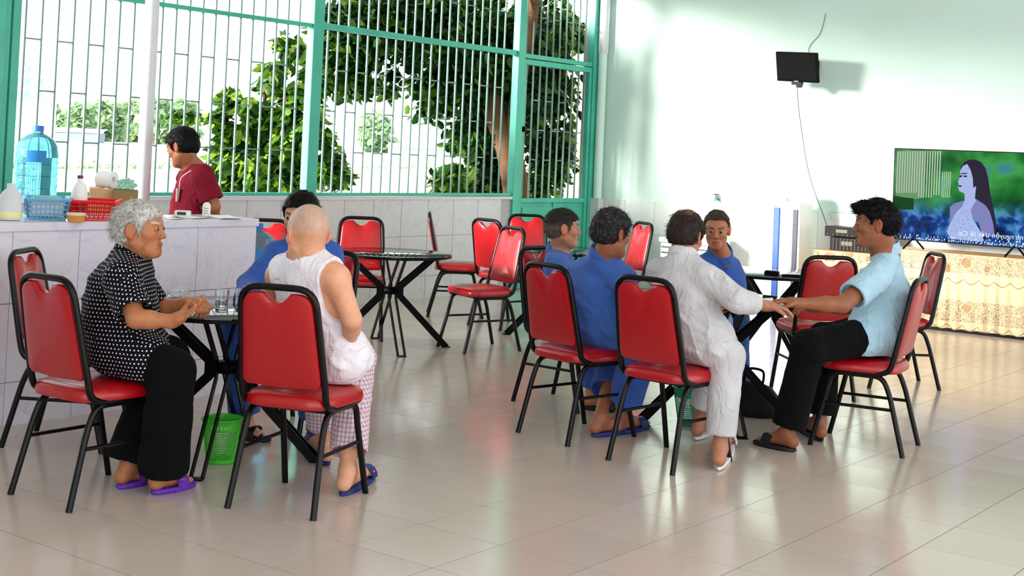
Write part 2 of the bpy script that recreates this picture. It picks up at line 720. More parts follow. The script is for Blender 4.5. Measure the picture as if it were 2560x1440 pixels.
# ================================================================== CHAIRS
def chair_proto():
    c = empty('banquet_chair', '', 'chair', (0, 0, 0), 0, 'red vinyl banquet chairs')
    # back frame: one bent tube running up one side, over the top and down the other
    def post(s):
        return [(s * .175, .17, .412), (s * .185, -.08, .412), (s * .19, -.165, .43), (s * .19, -.188, .53), (s * .168, -.27, .915)]
    l = post(-1)
    r = post(1)[::-1]
    path = fillet(l + r, [0, .05, .07, .09, .085, .085, .09, .07, .05, 0], 6)
    auto(B().tube(path, .0145, 10).obj('back_frame', 'black_paint', c, True), 60)
    # legs
    for s in (-1, 1):
        for e in (-1, 1):
            p = fillet([(s * .172, e * .0, .402), (s * .176, e * .135 + .01, .402), (s * .178, e * .165, .31), (s * .195, e * .245, .0)], [0, .07, .05, 0], 5)
            auto(B().tube(p, .0138, 10).obj('leg', 'black_paint', c, True), 50)
        auto(B().tube([(s * .184, -.192, .235), (s * .184, .192, .235)], .0085, 8).obj('stretcher', 'black_paint', c, True), 50)
    B().tube([(-.176, -.1, .402), (.176, -.1, .402)], .009).tube([(-.176, .12, .402), (.176, .12, .402)], .009).obj('crossbar', 'black_paint', c, True)
    # seat
    N = 44
    out = []
    for k in range(N):
        a = 2 * PI * k / N
        ca, sa = math.cos(a), math.sin(a)
        ex = .42
        x = .205 * math.copysign(abs(ca) ** ex, ca)
        y = .205 * math.copysign(abs(sa) ** ex, sa)
        x *= 1 + .06 * (y / .2)
        out.append((x, y + .005))
    def disc(outline, rings, cx, cy):
        vs, fs = [], []
        n = len(outline)
        for sc, off, z in rings:
            for x, y in outline:
                dx, dy = x - cx, y - cy
                L = math.hypot(dx, dy)
                q = sc - off / max(L, 1e-6)
                vs.append((cx + dx * q, cy + dy * q, z))
        for i in range(len(rings) - 1):
            for k in range(n):
                fs.append((i * n + k, i * n + (k + 1) % n, (i + 1) * n + (k + 1) % n, (i + 1) * n + k))
        fs.append(tuple(range(n - 1, -1, -1)))
        fs.append(tuple((len(rings) - 1) * n + k for k in range(n)))
        return vs, fs
    vs, fs = disc(out, [(1, .012, .416), (1, .001, .419), (1, -.003, .432), (1, .001, .452), (1, .014, .468), (1, .045, .477), (.45, 0, .482), (.1, 0, .484)], 0, 0)
    auto(B().add(vs, fs).obj('seat', 'red_vinyl', c, True), 50)
    # backrest pad: outline in (x, s) with the handle dip at the top
    o2 = []
    def arc(cx, cy, r, a0, a1, n):
        return [(cx + r * math.cos(a0 + (a1 - a0) * i / n), cy + r * math.sin(a0 + (a1 - a0) * i / n)) for i in range(n + 1)]
    hw0, hw1 = .180, .161
    o2 += arc(hw0 - .03, .03, .03, -PI / 2, 0, 4)
    TP = .398
    o2 += arc(hw1 - .062, TP - .062, .062, 0, PI / 2, 7)
    o2 += [(.062 - .124 * i / 12, TP - .040 * math.sin(PI * i / 12) ** .9 * (1 if 0 < i < 12 else 0)) for i in range(0, 13)]
    o2 += arc(-hw1 + .062, TP - .062, .062, PI / 2, PI, 7)
    o2 += arc(-hw0 + .03, .03, .03, PI, 1.5 * PI, 4)
    o2 += [(-.12, .0), (-.06, -.004), (0, -.006), (.06, -.004), (.12, 0)]
    T = .015
    vs, fs = disc(o2, [(.12, 0, -T - .004), (.7, 0, -T - .004), (1, .02, -T), (1, .004, -T * .7), (1, 0, 0), (1, .004, T * .8), (1, .022, T + .004), (.6, 0, T + .012), (.12, 0, T + .014)], 0, .19)
    ax = Vector((0, -.27 + .188, .915 - .53)).normalized()      # direction up the back
    nr = Vector((0, ax.z, -ax.y))                               # forward normal
    base = Vector((0, -.187, .505))
    vv = [base + Vector((x, 0, 0)) + ax * s + nr * (n_) for x, s, n_ in vs]
    auto(B().add(vv, fs).obj('backrest', 'red_vinyl', c, True), 50)
    return c


chairs = [
    ((-4.82, 3.57), 1, 'red vinyl banquet chair under the grey-haired elder in dotted shirt'),
    ((-5.68, 4.065), -57.6, 'empty red chair close against the counter, leftmost in view'),
    ((-4.135, 4.11), 18, 'red chair carrying the bald man in white tank top'),
    ((-5.20, 5.12), -170, 'red chair of the man in blue behind the left table, almost hidden'),
    ((-7.35, 6.80), -140, 'red chair beyond the end of the counter behind a water bottle'),
    ((-7.38, 7.88), -137, 'empty red chair at the far side of the unoccupied glass table, facing the room'),
    ((-7.80, 9.61), -50, 'empty red chair seen edge-on beside the low marble wall'),
    ((-7.06, 9.38), -8, 'empty bright red chair with its back to us between edge-on chair and pink-lit chair'),
    ((-6.375, 8.16), 160, 'empty red chair in mid floor turned left, sheen on its backrest'),
    ((-7.33, 10.02), -143, 'dark red empty chair in front of the green gate'),
    ((-4.66, 6.83), -93, 'red chair holding the man in blue who looks toward the far wall'),
    ((-4.10, 6.13), -12.7, 'red chair behind the broad-backed man in blue shirt'),
    ((-3.43, 5.97), -5.5, 'red chair of the man in grey, nearest at the right table'),
    ((-6.48, 10.2), 150, 'pale red empty chair showing between the blue shirt and the grey shirt'),
    ((-3.78, 8.40), 44, 'empty red chair beyond the right table, back toward us'),
    ((-2.885, 7.115), 98.6, 'red chair under the man in pale blue polo shirt'),
    ((-3.55, 9.25), 130.5, 'empty red chair near the lace cloth, behind the polo shirt man'),
]
ch0 = chair_proto()
CHS = []
for i, ((x, y), a, lab) in enumerate(chairs):
    if i == 0:
        ch0.location = (x, y, 0)
        ch0.rotation_euler = (0, 0, math.radians(a))
        ch0['label'] = lab
        CHS.append(ch0)
    else:
        CHS.append(dup(ch0, (x, y, 0), math.radians(a), lab))

# ================================================================== TABLES
def table_proto():
    t = empty('glass_table', '', 'table', (0, 0, 0), 0, 'round glass tables with bent black legs')
    auto(B().lathe([(.446, .700), (.45, .702), (.45, .706), (.446, .708)], n=64).obj('tabletop', 'table_glass', t, True), 30)
    rim = B()
    n = 64
    vs, fs = [], []
    for k in range(n):
        a = 2 * PI * k / n
        for r, z in ((.450, .6995), (.450, .684), (.425, .684), (.425, .6995)):
            vs.append((r * math.cos(a), r * math.sin(a), z))
    for k in range(n):
        j = (k + 1) % n
        for q in range(4):
            fs.append((k * 4 + q, k * 4 + (q + 1) % 4, j * 4 + (q + 1) % 4, j * 4 + q))
    rim.add(vs, fs).obj('rim', 'black_metal', t)
    for k in range(4):
        a = PI / 2 * k + PI / 4
        rd = Vector((math.cos(a), math.sin(a), 0))
        sd_ = Vector((-math.sin(a), math.cos(a), 0))
        g = B()
        for s in (-1, 1):
            o_ = sd_ * (.026 * s)
            g.strip([rd * .34 + o_ + Vector((0, 0, .687)), rd * .075 + o_ + Vector((0, 0, .455)), rd * .075 + o_ + Vector((0, 0, .385)),
                     rd * .45 + o_ + Vector((0, 0, .004))], sd_, .042, .007)
        g.strip([rd * .425 + Vector((0, 0, .004)), rd * .478 + Vector((0, 0, .004))], (0, 0, 1), .062, .006)
        g.strip([rd * .31 + Vector((0, 0, .685)), rd * .44 + Vector((0, 0, .685))], (0, 0, 1), .062, .005)
        g.obj('leg', 'black_metal', t)
    B().lathe([(.06, .40), (.06, .45)], n=20).obj('hub', 'black_metal', t, True)
    return t


t0 = table_proto()
t0.location = (-4.95, 4.40, 0)
t0.rotation_euler = (0, 0, math.radians(-10))
t0['label'] = 'glass table at the left where the dotted-shirt elder and tank top man sit'
TABS = [t0]
for (x, y), a, lab in (((-6.85, 7.66), 10, 'unoccupied round glass table in the middle of the room'),
                       ((-6.45, 9.33), 5, 'far glass table before the green gate, mostly hidden by chairs'),
                       ((-3.75, 7.06), 0, 'glass table at the right with five men around it'),
                       ((-4.45, 9.12), 20, 'glass table behind the right group carrying a remote control')):
    TABS.append(dup(t0, (x, y, 0), math.radians(a), lab))

# ---- water glasses and ashtray on the left table
def glass_proto():
    g = empty('water_glass', '', 'glass', (0, 0, 0), 0, 'water glasses on the left table')
    auto(B().lathe([(.026, 0), (.028, .002), (.034, .09), (.0318, .09), (.0265, .012), (.001, .010)], n=24).obj('cup', 'glass', g, True), 40)
    auto(B().lathe([(.001, .0105), (.0262, .0125), (.0285, .045), (.001, .045)], n=24).obj('water', 'water', g, True), 40)
    return g


def on_plane(u, v, z):
    d = CW + (u - CXP) / FPX * CR - (v - CYP) / FPX * CU
    t = (z - CH) / d.z
    return Vector((0, 0, CH)) + d * t


g0 = glass_proto()
p = on_plane(553, 772, .708)
g0.location = (p.x, p.y, .7085)
g0['label'] = 'clear water glass beside the elder fist'
p = on_plane(604, 770, .708)
dup(g0, (p.x, p.y, .7085), 0, 'clear water glass under the blue sleeve behind the tank top man chair')
p = on_plane(445, 741, .708)
a = empty('ashtray', 'small glass ashtray on far side of left table beyond the elder arms', 'ashtray', (p.x, p.y, .7085))
auto(B().lathe([(.045, 0), (.052, .004), (.055, .028), (.046, .028), (.042, .008), (.001, .006)], n=28).obj('bowl', 'glass', a, True), 40)
B().tube([(.03, 0, .03), (-.03, .03, .022)], .004).obj('cigarette', 'paper', a)

# ---- lettering helper
def text(name, body, size, m, parent, ext=.0006, flip=False):
    c = bpy.data.curves.new(name, 'FONT')
    c.body = body
    c.size = size
    c.extrude = ext
    c.resolution_u = 3
    o = bpy.data.objects.new(name, c)
    COL.objects.link(o)
    bpy.context.view_layer.update()
    me = bpy.data.meshes.new_from_object(o.evaluated_get(bpy.context.evaluated_depsgraph_get()))
    bpy.data.objects.remove(o)
    if flip:
        for v in me.vertices:
            v.co.x = -v.co.x
        me.flip_normals()
    me.materials.clear()
    me.materials.append(M[m] if isinstance(m, str) else m)
    o = bpy.data.objects.new(name, me)
    COL.objects.link(o)
    o.parent = parent
    return o


# ---- waste baskets
def basket(name, label, x, y, r0, r1, h, col, rows=12, n=26, wob=0):
    m = mat(name + '_plastic', col, .35, coat=.2)
    b = empty(name, label, 'basket', (x, y, 0))
    g = B()
    def R(z):
        return r0 + (r1 - r0) * z / h
    zs = [h * (.10 + .66 * i / rows) for i in range(rows + 1)]
    for z in zs:
        g.tube([(R(z) * math.cos(2 * PI * k / 32), R(z) * math.sin(2 * PI * k / 32), z) for k in range(32)], .0018, 4, True)
    for k in range(n * 2):
        a = 2 * PI * k / (n * 2)
        g.tube([(R(z) * math.cos(a), R(z) * math.sin(a), z) for z in (h * .08, h * .4, h * .78)], .0018, 4)
    g.obj('lattice', m, b)
    auto(B().lathe([(r0 - .006, 0), (r0, .002), (R(h * .1), h * .1), (R(h * .1) - .003, h * .1), (r0 - .003, .006), (.001, .006)], n=32).obj('base', m, b, True))
    auto(B().lathe([(R(h * .77), h * .77), (R(h) + .001, h * .97), (R(h) + .008, h), (R(h) + .008, h + .006), (R(h) - .002, h + .004), (R(h * .77) - .003, h * .77)], n=32, caps=False).obj('rim', m, b, True))
    return b


bk = basket('waste_basket', 'bright green perforated plastic waste basket under the left table', -4.88, 4.33, .064, .090, .20, rgb(70, 200, 50))
to = text('lettering', 'Green', .036, mat('pale_green', rgb(170, 225, 150), .5), bk)
dv = Vector((0, 0, 0)) - Vector((-4.88, 4.33, 0))
aa = math.atan2(dv.y, dv.x)
to.location = (.093 * math.cos(aa) + .05 * math.sin(aa), .093 * math.sin(aa) - .05 * math.cos(aa), .163)
to.rotation_euler = (PI / 2, 0, aa + PI / 2)
to['label'] = 'moulded lettering on basket rim'
q = on_plane(1722, 1062, 0)
basket('waste_basket', 'teal green lattice waste basket under the chair of the man in grey', q.x, q.y, .06, .095, .21, rgb(20, 150, 110))

# ================================================================== TELEVISION SIDE
# lace-covered television table
def mk_lace():
    m = mat('lace', rgb(214, 190, 150), .75, sheen=.3)
    t = NT(m)
    tc = t.n('ShaderNodeTexCoord')
    sep = t.n('ShaderNodeSeparateXYZ')
    t.l(tc.outputs['Object'], sep.inputs[0])
    x, z = sep.outputs[0], sep.outputs[2]
    u = t.math('MULTIPLY', x, 7.0)
    scal = t.math('MULTIPLY', t.math('ABSOLUTE', t.math('SINE', t.math('MULTIPLY', u, PI))), .045)
    c = rgb(206, 186, 150)
    # rose clusters in two bands
    vo = t.n('ShaderNodeTexVoronoi')
    vo.inputs['Scale'].default_value = 60
    comb = t.n('ShaderNodeCombineXYZ')
    t.l(x, comb.inputs[0]); t.l(z, comb.inputs[1])
    t.l(comb.outputs[0], vo.inputs['Vector'])
    vm = t.n('ShaderNodeTexVoronoi')
    vm.inputs['Scale'].default_value = 5.2
    vm.inputs['Randomness'].default_value = .5
    t.l(comb.outputs[0], vm.inputs['Vector'])
    clus = t.math('LESS_THAN', vm.outputs['Distance'], .33)
    n = t.n('ShaderNodeTexNoise')
    n.inputs['Scale'].default_value = 55
    n.inputs['Detail'].default_value = 3
    t.l(comb.outputs[0], n.inputs['Vector'])
    pet = t.math('LESS_THAN', t.math('ABSOLUTE', t.math('SUBTRACT', n.outputs['Fac'], .5)), .035)
    def band(z0, z1):
        return t.math('MULTIPLY', t.math('GREATER_THAN', z, z0), t.math('LESS_THAN', z, z1))
    b1 = t.math('ADD', band(.10, .30), band(.55, .72))
    b1 = t.math('MINIMUM', t.math('ADD', b1, 0), 1)
    flower = t.math('MULTIPLY', clus, b1)
    cc = t.mix(vm.outputs['Color'], rgb(206, 130, 90), rgb(214, 176, 84)) if False else None
    wn = t.n('ShaderNodeSeparateColor')
    t.l(vm.outputs['Color'], wn.inputs[0])
    hue = t.mix(wn.outputs[0], rgb(160, 70, 44), rgb(176, 126, 34))
    col = t.mix(t.math('MULTIPLY', flower, .62), c, hue)
    col = t.mix(t.math('MULTIPLY', t.math('MULTIPLY', pet, b1), .8), col, rgb(96, 70, 40))
    # scalloped outlines
    for zz in (.07, .50):
        d = t.math('ABSOLUTE', t.math('SUBTRACT', t.math('SUBTRACT', z, zz), t.math('MULTIPLY', scal, -1)))
        ln = t.math('LESS_THAN', d, .006)
        col = t.mix(t.math('MULTIPLY', ln, .7), col, rgb(110, 84, 46))
    t.l(col, t.b.inputs['Base Color'])
    t.bump(n.outputs['Fac'], .3, .004)


mk_lace()


def skirt(name, x0, x1, y, y1, z0, z1, parent, amp=.016, per=.115):
    """pleated cloth hanging on the front and both sides"""
    pts = []
    n1 = int((x1 - x0) / .012)
    n2 = int((y1 - y) / .02)
    for i in range(n2):
        pts.append((x0, y1 + (y - y1) * i / n2, 0, -1))
    for i in range(n1 + 1):
        pts.append((x0 + (x1 - x0) * i / n1, y, 1, 0))
    for i in range(1, n2 + 1):
        pts.append((x1, y + (y1 - y) * i / n2, 0, 1))
    rows = 18
    vs, fs = [], []
    s = 0
    for k in range(rows + 1):
        f = k / rows
        z = z1 + (z0 - z1) * f
        s = 0
        for i, (x, yy, ty, sx) in enumerate(pts):
            if i:
                s += math.hypot(pts[i][0] - pts[i - 1][0], pts[i][1] - pts[i - 1][1])
            a = amp * (.25 + .75 * f) * (math.sin(s / per * 2 * PI) + .4 * math.sin(s / per * 1.27 * 2 * PI + 1))
            zz = z + (.012 * abs(math.sin(s * 22)) if k == rows else 0)
            vs.append((x + (sx * (a + amp)), yy - ty * (a + amp), zz))
    n = len(pts)
    for k in range(rows):
        for i in range(n - 1):
            fs.append((k * n + i, k * n + i + 1, (k + 1) * n + i + 1, (k + 1) * n + i))
    return new_obj(name, vs, fs, 'lace', parent, True)


ts = empty('television_table', 'long table wearing a cream lace skirt with flower embroidery under the big television', 'table', (-4.25, 12.98, 0))
B().box(-.78, .78, -.25, .30, .70, .728, .004).obj('table_board', 'wood', ts)
skirt('lace_skirt', -.79, .79, -.26, .30, .02, .725, ts)
for x in (-.74, .74):
    for y in (-.2, .26):
        B().box(x - .02, x + .02, y - .02, y + .02, 0, .70).obj('leg', 'wood', ts)
B().box(-.80, .80, -.275, -.25, 0, .022).obj('base_rail', 'black_metal', ts)
a2 = empty('amplifier_table', 'small table with cream lace cloth holding the black sound equipment', 'table', (-5.42, 13.0, 0))
B().box(-.36, .36, -.22, .28, .63, .655, .004).obj('table_board', 'wood', a2)
skirt('lace_skirt', -.30, .36, -.23, .28, .12, .65, a2, .014, .09)
for x in (-.34, .34):
    for y in (-.2, .26):
        B().box(x - .022, x + .022, y - .022, y + .022, 0, .63).obj('leg', 'wood', a2)

# large television
tv = empty('television', 'large flat television on a pedestal showing a dark-haired woman in white', 'television', (-4.31, 12.84, .728), 0)
W, H = 1.40, .885
Z0 = .085
B().box(-W / 2, W / 2, 0, .035, Z0, Z0 + H, .006).obj('body', 'black_metal', tv)
sb = B()
for s in (-.48, .48):
    B().tube([(s - .06, -.10, .008), (s, .015, Z0 + .03), (s + .06, .12, .008)], .01, 8).obj('stand', 'black_metal', tv)


def mk_screen():
    m = mat('screen', (0, 0, 0, 1), .12, spec=.12)
    t = NT(m)
    sep = t.n('ShaderNodeSeparateXYZ')
    t.l(t.obj(), sep.inputs[0])
    x = t.math('ADD', t.math('DIVIDE', sep.outputs[0], W), .5)
    y = t.math('DIVIDE', t.math('SUBTRACT', sep.outputs[2], Z0), H)
    n1 = t.noise(3.2, 2)
    n2 = t.noise(7, 3, dist=.4)
    c = t.ramp(n1, [(.3, rgb(10, 70, 40)), (.45, rgb(30, 120, 50)), (.6, rgb(70, 170, 80)), (.75, rgb(60, 120, 190))])
    blue = t.ramp(n2, [(.35, rgb(6, 20, 40)), (.5, rgb(14, 66, 150)), (.65, rgb(90, 160, 225))])
    low = t.math('GREATER_THAN', t.math('SUBTRACT', .42, t.math('ADD', y, t.math('MULTIPLY', n1, .1))), 0)
    sm = t.n('ShaderNodeMapRange')
    sm.inputs['From Min'].default_value = .28
    sm.inputs['From Max'].default_value = .48
    sm.inputs['To Min'].default_value = 1
    sm.inputs['To Max'].default_value = 0
    t.l(y, sm.inputs['Value'])
    c = t.mix(sm.outputs[0], c, blue)
    t.l(c, t.b.inputs['Emission Color'])
    t.b.inputs['Emission Strength'].default_value = .42


mk_screen()
YS = -.0012


def poly(pts, name, m, y=YS, parent=tv, th=.001):
    """flat printed shape on the screen; pts in screen units 0..1"""
    vs = [((p[0] - .5) * W, y, Z0 + p[1] * H) for p in pts]
    n = len(vs)
    vs += [(a, y + th, c) for a, b, c in vs]
    return new_obj(name, vs, [tuple(range(n)), tuple(range(2 * n - 1, n - 1, -1))] + [(i, i + n, (i + 1) % n + n, (i + 1) % n) for i in range(n)], m, parent)


def em(name, c, s=.6):
    return mat(name, (0, 0, 0, 1), .6, spec=.03, emit=c, es=s * .62)


poly([(0.008, .012), (.992, .012), (.992, .988), (.008, .988)], 'screen', 'screen', -.0008)
em('scr_hair', rgb(50, 42, 66)); em('scr_skin', rgb(176, 188, 238), .75); em('scr_dress', rgb(176, 196, 246), .72); em('scr_arm', rgb(136, 140, 200), .7); em('scr_lace', rgb(130, 150, 214), .7)
em('scr_dark', rgb(40, 40, 70)); em('scr_text', rgb(226, 236, 255), .9); em('scr_curtain', rgb(214, 232, 208), .6); em('scr_curtain2', rgb(120, 170, 120), .6)
em('scr_green', rgb(16, 84, 36), .5)


def SX(u):
    return (u - 2227) / 333 * .755 + .008


def SY(u, v):
    top = 364 + (u - 2227) * .036
    bot = 600 + (u - 2227) * .065
    return 1 - (v - top) / (bot - top)


def crop(pts):      # crop pixel of the 2220,360 detail view (x4.8) to screen units
    out = []
    for a, b in pts:
        u, v = 2220 + a / 4.8, 360 + b / 4.8
        out.append((SX(u), SY(u, v)))
    return out


poly(crop([(60, 60), (480, 60), (480, 640), (340, 660), (60, 610)]), 'window_reflection', 'scr_curtain2', YS)
for i in range(18):
    a = 70 + i * 37
    bt = 610 - (0 if i > 8 else 30) + (30 if 8 < i < 15 else 0)
    poly(crop([(a, 60), (a + 17, 60), (a + 12, bt), (a - 2, bt)]), 'curtain_fold', 'scr_curtain', YS - .0006)
for i in range(5):
    a = 745 + i * 28
    poly(crop([(a, 320), (a + 12, 322), (a + 8, 640), (a - 4, 640)]), 'curtain_fold', 'scr_curtain', YS - .0006)
poly(crop([(30, 620), (340, 650), (340, 790), (30, 780)]), 'dark_foliage', 'scr_green', YS - .0004)
poly(crop([(1060, 200), (1120, 175), (1200, 170), (1290, 200), (1360, 280), (1400, 400), (1430, 560), (1470, 720), (1520, 900), (1540, 1060), (1500, 1100), (1440, 900), (1300, 720), (1220, 640), (1180, 560), (1150, 300), (1000, 330), (1010, 260)]), 'hair', 'scr_hair', YS - .0008)
poly(crop([(1100, 225), (1150, 300), (1185, 400), (1195, 520), (1235, 500), (1225, 640), (1180, 700), (1080, 720), (1075, 590), (1000, 560), (980, 520), (985, 470), (975, 450), (1000, 380), (1000, 310), (1040, 250)]), 'face', 'scr_skin', YS - .0012)
poly(crop([(990, 372), (1030, 362), (1030, 385), (1000, 392)]), 'eye', 'scr_dark', YS - .0016)
poly(crop([(1050, 365), (1105, 372), (1095, 390), (1055, 385)]), 'eye', 'scr_dark', YS - .0016)
poly(crop([(1010, 340), (1100, 335), (1105, 348), (1010, 352)]), 'eyebrow', 'scr_dark', YS - .0016)
poly(crop([(985, 485), (1030, 492), (1025, 510), (990, 508)]), 'mouth', 'scr_dark', YS - .0016)
poly(crop([(870, 760), (940, 710), (1070, 680), (1240, 660), (1380, 740), (1440, 820), (1490, 960), (1520, 1130), (1350, 1110), (1280, 940), (1200, 900), (960, 880), (880, 920)]), 'shoulders', 'scr_arm', YS - .0010)
poly(crop([(1065, 690), (1100, 720), (1215, 630), (1240, 680), (1170, 790), (1200, 900), (1290, 1020), (1360, 1110), (1350, 1190), (890, 1150), (840, 1060), (880, 960), (960, 830), (1060, 740)]), 'dress', 'scr_dress', YS - .0014)
bm_ = B()
random.seed(3)
for i in range(170):
    fx = .012 + .976 * random.random()
    fy = .016 + random.random() ** 2 * .05
    w, h = .004 + random.random() * .006, .006 + random.random() * .012
    x, z = (fx - .5) * W, Z0 + fy * H
    bm_.box(x, x + w, YS - .0022, YS - .0018, z, z + h)
o = bm_.obj('foreground_blossom', 'scr_text', tv)
o['kind'] = 'stuff'
lc = B()
for i in range(60):
    a, b = 900 + random.random() * 300, 800 + random.random() * 280
    if a < 1180 - (b - 1000) * .0:
        (px_, py_), = crop([(a, b)])
        lc.box((px_ - .5) * W, (px_ - .5) * W + .007, YS - .0020, YS - .0017, Z0 + py_ * H, Z0 + py_ * H + .007)
lo_ = lc.obj('lace_pattern', 'scr_lace', tv)
lo_['kind'] = 'stuff'
tx = text('caption', 'nh nguyện ước lẽ Cai', .068, 'scr_text', tv, .0004, True)
tx.rotation_euler = (PI / 2, 0, 0)
tx.location = ((crop([(1640, 0)])[0][0] - .5) * W + .18, YS - .003, Z0 + .082)

# amplifiers
def amp(name, label, x, z, w, h, d, rows, cols):
    a = empty(name, label, 'amplifier', (x, 12.93, z))
    B().box(-w / 2, w / 2, 0, d, 0, h, .004).obj('case', 'black_metal', a)
    k = B()
    for r in range(rows):
        for c in range(cols):
            k.tube([(-w / 2 + .04 + (w - .08) * c / (cols - 1), .001, .02 + (h - .04) * r / max(1, rows - 1)), (-w / 2 + .04 + (w - .08) * c / (cols - 1), -.012, .02 + (h - .04) * r / max(1, rows - 1))], .0055, 8)
    k.obj('knobs', M['knob'], a)['kind'] = 'stuff'
    B().box(-w / 2 + .12, -w / 2 + .24, -.003, .001, h * .4, h * .72).obj('display', 'knob', a)
    auto(B().tube([(w / 2 - .07, .001, h / 2), (w / 2 - .07, -.018, h / 2)], .02, 20).obj('dial', 'knob2', a))
    return a


mat('knob', rgb(110, 106, 96), .5, spec=.2)
mat('knob2', rgb(60, 60, 64), .4)
amp('mixing_amplifier', 'black karaoke mixer covered with rows of small knobs, under another unit', -5.43, .655, .50, .13, .3, 5, 12)
amp('amplifier', 'slim black amplifier stacked on top of the knob-covered mixer', -5.49, .79, .50, .10, .3, 1, 9)

# evaporative cooler tower
ac = empty('air_cooler', 'tall white air cooler with blue side strip and dark grille near the wall', 'air cooler', (-6.17, 12.95, 0))
mat('cooler_blue', rgb(30, 84, 170), .4)
mat('cooler_dark', rgb(26, 34, 66), .4)
B().box(-.15, .15, 0, .3, .04, 1.10, .015).obj('body', 'white_plastic', ac)
B().box(-.145, -.075, -.012, .01, .10, 1.04, .008).obj('blue_panel', 'cooler_blue', ac)
B().box(.07, .125, -.008, .01, .14, 1.03, .004).obj('grille_strip', 'cooler_dark', ac)
for i in range(9):
    B().box(-.055, .05, -.012, .002, .2 + .09 * i, .215 + .09 * i, .002).obj('louvre', 'white_plastic', ac)
B().box(-.05, .14, .05, .25, 1.10, 1.22, .01).obj('water_tank', 'clear_plastic', ac)
B().box(-.14, .14, .01, .29, 0, .04).obj('base', 'cooler_dark', ac)

# wall tap
wt = empty('wall_tap', 'small grey tap sticking from the white wall above the thin-faced man', 'tap', (-7.25, YW - .012, 1.08))
auto(B().tube([(0, 0, 0), (0, -.05, 0), (0, -.06, -.03)], .013, 10).obj('spout', 'bar_paint', wt, True))
auto(B().tube([(0, -.03, .01), (0, -.03, .045)], .006).tube([(-.03, -.03, .045), (.03, -.03, .045)], .007).obj('handle', 'knob2', wt, True))
auto(B().lathe([(.03, 0), (.03, .006)], n=20).obj('wall_plate', 'bar_paint', wt)).rotation_euler = (PI / 2, 0, 0)
# storage crate on the floor by the wall
cr = empty('storage_box', 'white ribbed storage box against the wall behind the grey-shirted man', 'box', (-7.35, 13.15, 0), .0)
B().box(-.3, .3, -.22, .22, 0, .58, .015).obj('box_body', 'white_plastic', cr)
B().box(-.315, .315, -.235, .235, .585, .64, .012).obj('lid', 'white_plastic', cr)
for i in range(4):
    B().box(-.28, .28, -.232, -.218, .44 + .03 * i, .452 + .03 * i).obj('rib', 'knob2' if i % 2 else 'white_plastic', cr)

# wall monitor on a swivel bracket
mo = empty('wall_monitor', 'small switched-off black monitor on a bracket high on the mint wall', 'monitor', (-6.15, 13.0, 2.50))
mm = B().box(-.275, .275, 0, .035, -.155, .155, .008).obj('body', 'black_metal', mo)
s2 = B().box(-.258, .258, -.002, .002, -.13, .143).obj('screen', mat('dark_screen', rgb(6, 6, 7), .35, spec=.2), mo)
b2 = B().box(-.07, .06, -.012, .03, -.185, -.155, .004).box(-.02, .03, .0, .05, -.215, -.183, .004).obj('clip_bracket', 'knob2', mo)
b3 = B().box(-.04, .02, -.004, -.001, -.15, -.143).obj('logo_strip', 'white_plastic', mo)
R_ = Matrix.Rotation(math.radians(12), 4, 'X') @ Matrix.Rotation(math.radians(-16), 4, 'Z')
for q in (mm, s2, b2, b3):
    q.matrix_local = R_
auto(B().tube([(0, .03, 0), (.05, .2, .02), (.0, .452, .02)], .018, 10).obj('arm', 'black_metal', mo, True))
B().box(-.05, .05, .44, .458, -.06, .1, .003).obj('wall_plate', 'black_metal', mo)
wr = B().tube(cat([(-6.13, 13.0, 2.28), (-6.14, 13.1, 2.0), (-6.10, 13.3, 1.4), (-5.95, 13.38, .95), (-5.80, 13.3, .70), (-5.74, 13.2, .60)], 8), .0036, 6).obj('cable', 'knob2', None, True)
tag(wr, 'thin dark cable hanging from the wall monitor down to the amplifiers', 'cable')
wr = B().tube(cat([(-6.20, 13.42, 2.60), (-6.22, 13.45, 2.75), (-6.1, 13.45, 2.9), (-6.05, 13.45, 3.1)], 8), .0028, 6).obj('cable', 'knob2', None, True)
tag(wr, 'short cable rising on the mint wall above the monitor', 'cable')
wr = B().tube(cat([(-5.74, 13.1, .95), (-5.72, 13.0, 1.02), (-5.6, 12.98, 1.03), (-5.2, 12.98, 1.02), (-5.0, 13.2, .95)], 8), .002, 6).obj('cable', 'knob2', None, True)
tag(wr, 'looping black cable above the stacked amplifiers', 'cable')
rm = empty('remote_control', 'small black remote lying on the glass table behind the right group', 'remote control', (-4.15, 8.85, .7085), .6)
B().box(-.08, .08, -.022, .022, 0, .018, .005).obj('body', 'black_metal', rm)
B().box(-.05, .05, -.014, .014, .018, .021).obj('buttons', 'knob', rm)
bx = empty('tissue_box', 'black case standing on corner of the glass table near the blue cooler', 'case', (-4.30, 8.82, .7085), .3)
B().box(-.05, .05, -.03, .03, 0, .03, .004).obj('body', 'black_metal', bx)
B().box(-.045, .045, -.025, .025, .03, .036, .002).obj('lid', 'knob2', bx)
# card game: sheet of paper on the right table
pw = on_plane(1872, 748, .709)
nb = empty('newspaper', 'white sheet of paper on the right glass table between the reaching hands', 'paper', (pw.x, pw.y, .7085), .5)
vs = [(x * .035 - .14, y * .035 - .09, .006 + .004 * math.sin(x * 1.3) * math.sin(y)) for y in range(6) for x in range(9)]
new_obj('sheet', vs, [(y * 9 + x, y * 9 + x + 1, y * 9 + x + 10, y * 9 + x + 9) for y in range(5) for x in range(8)], 'paper', nb)
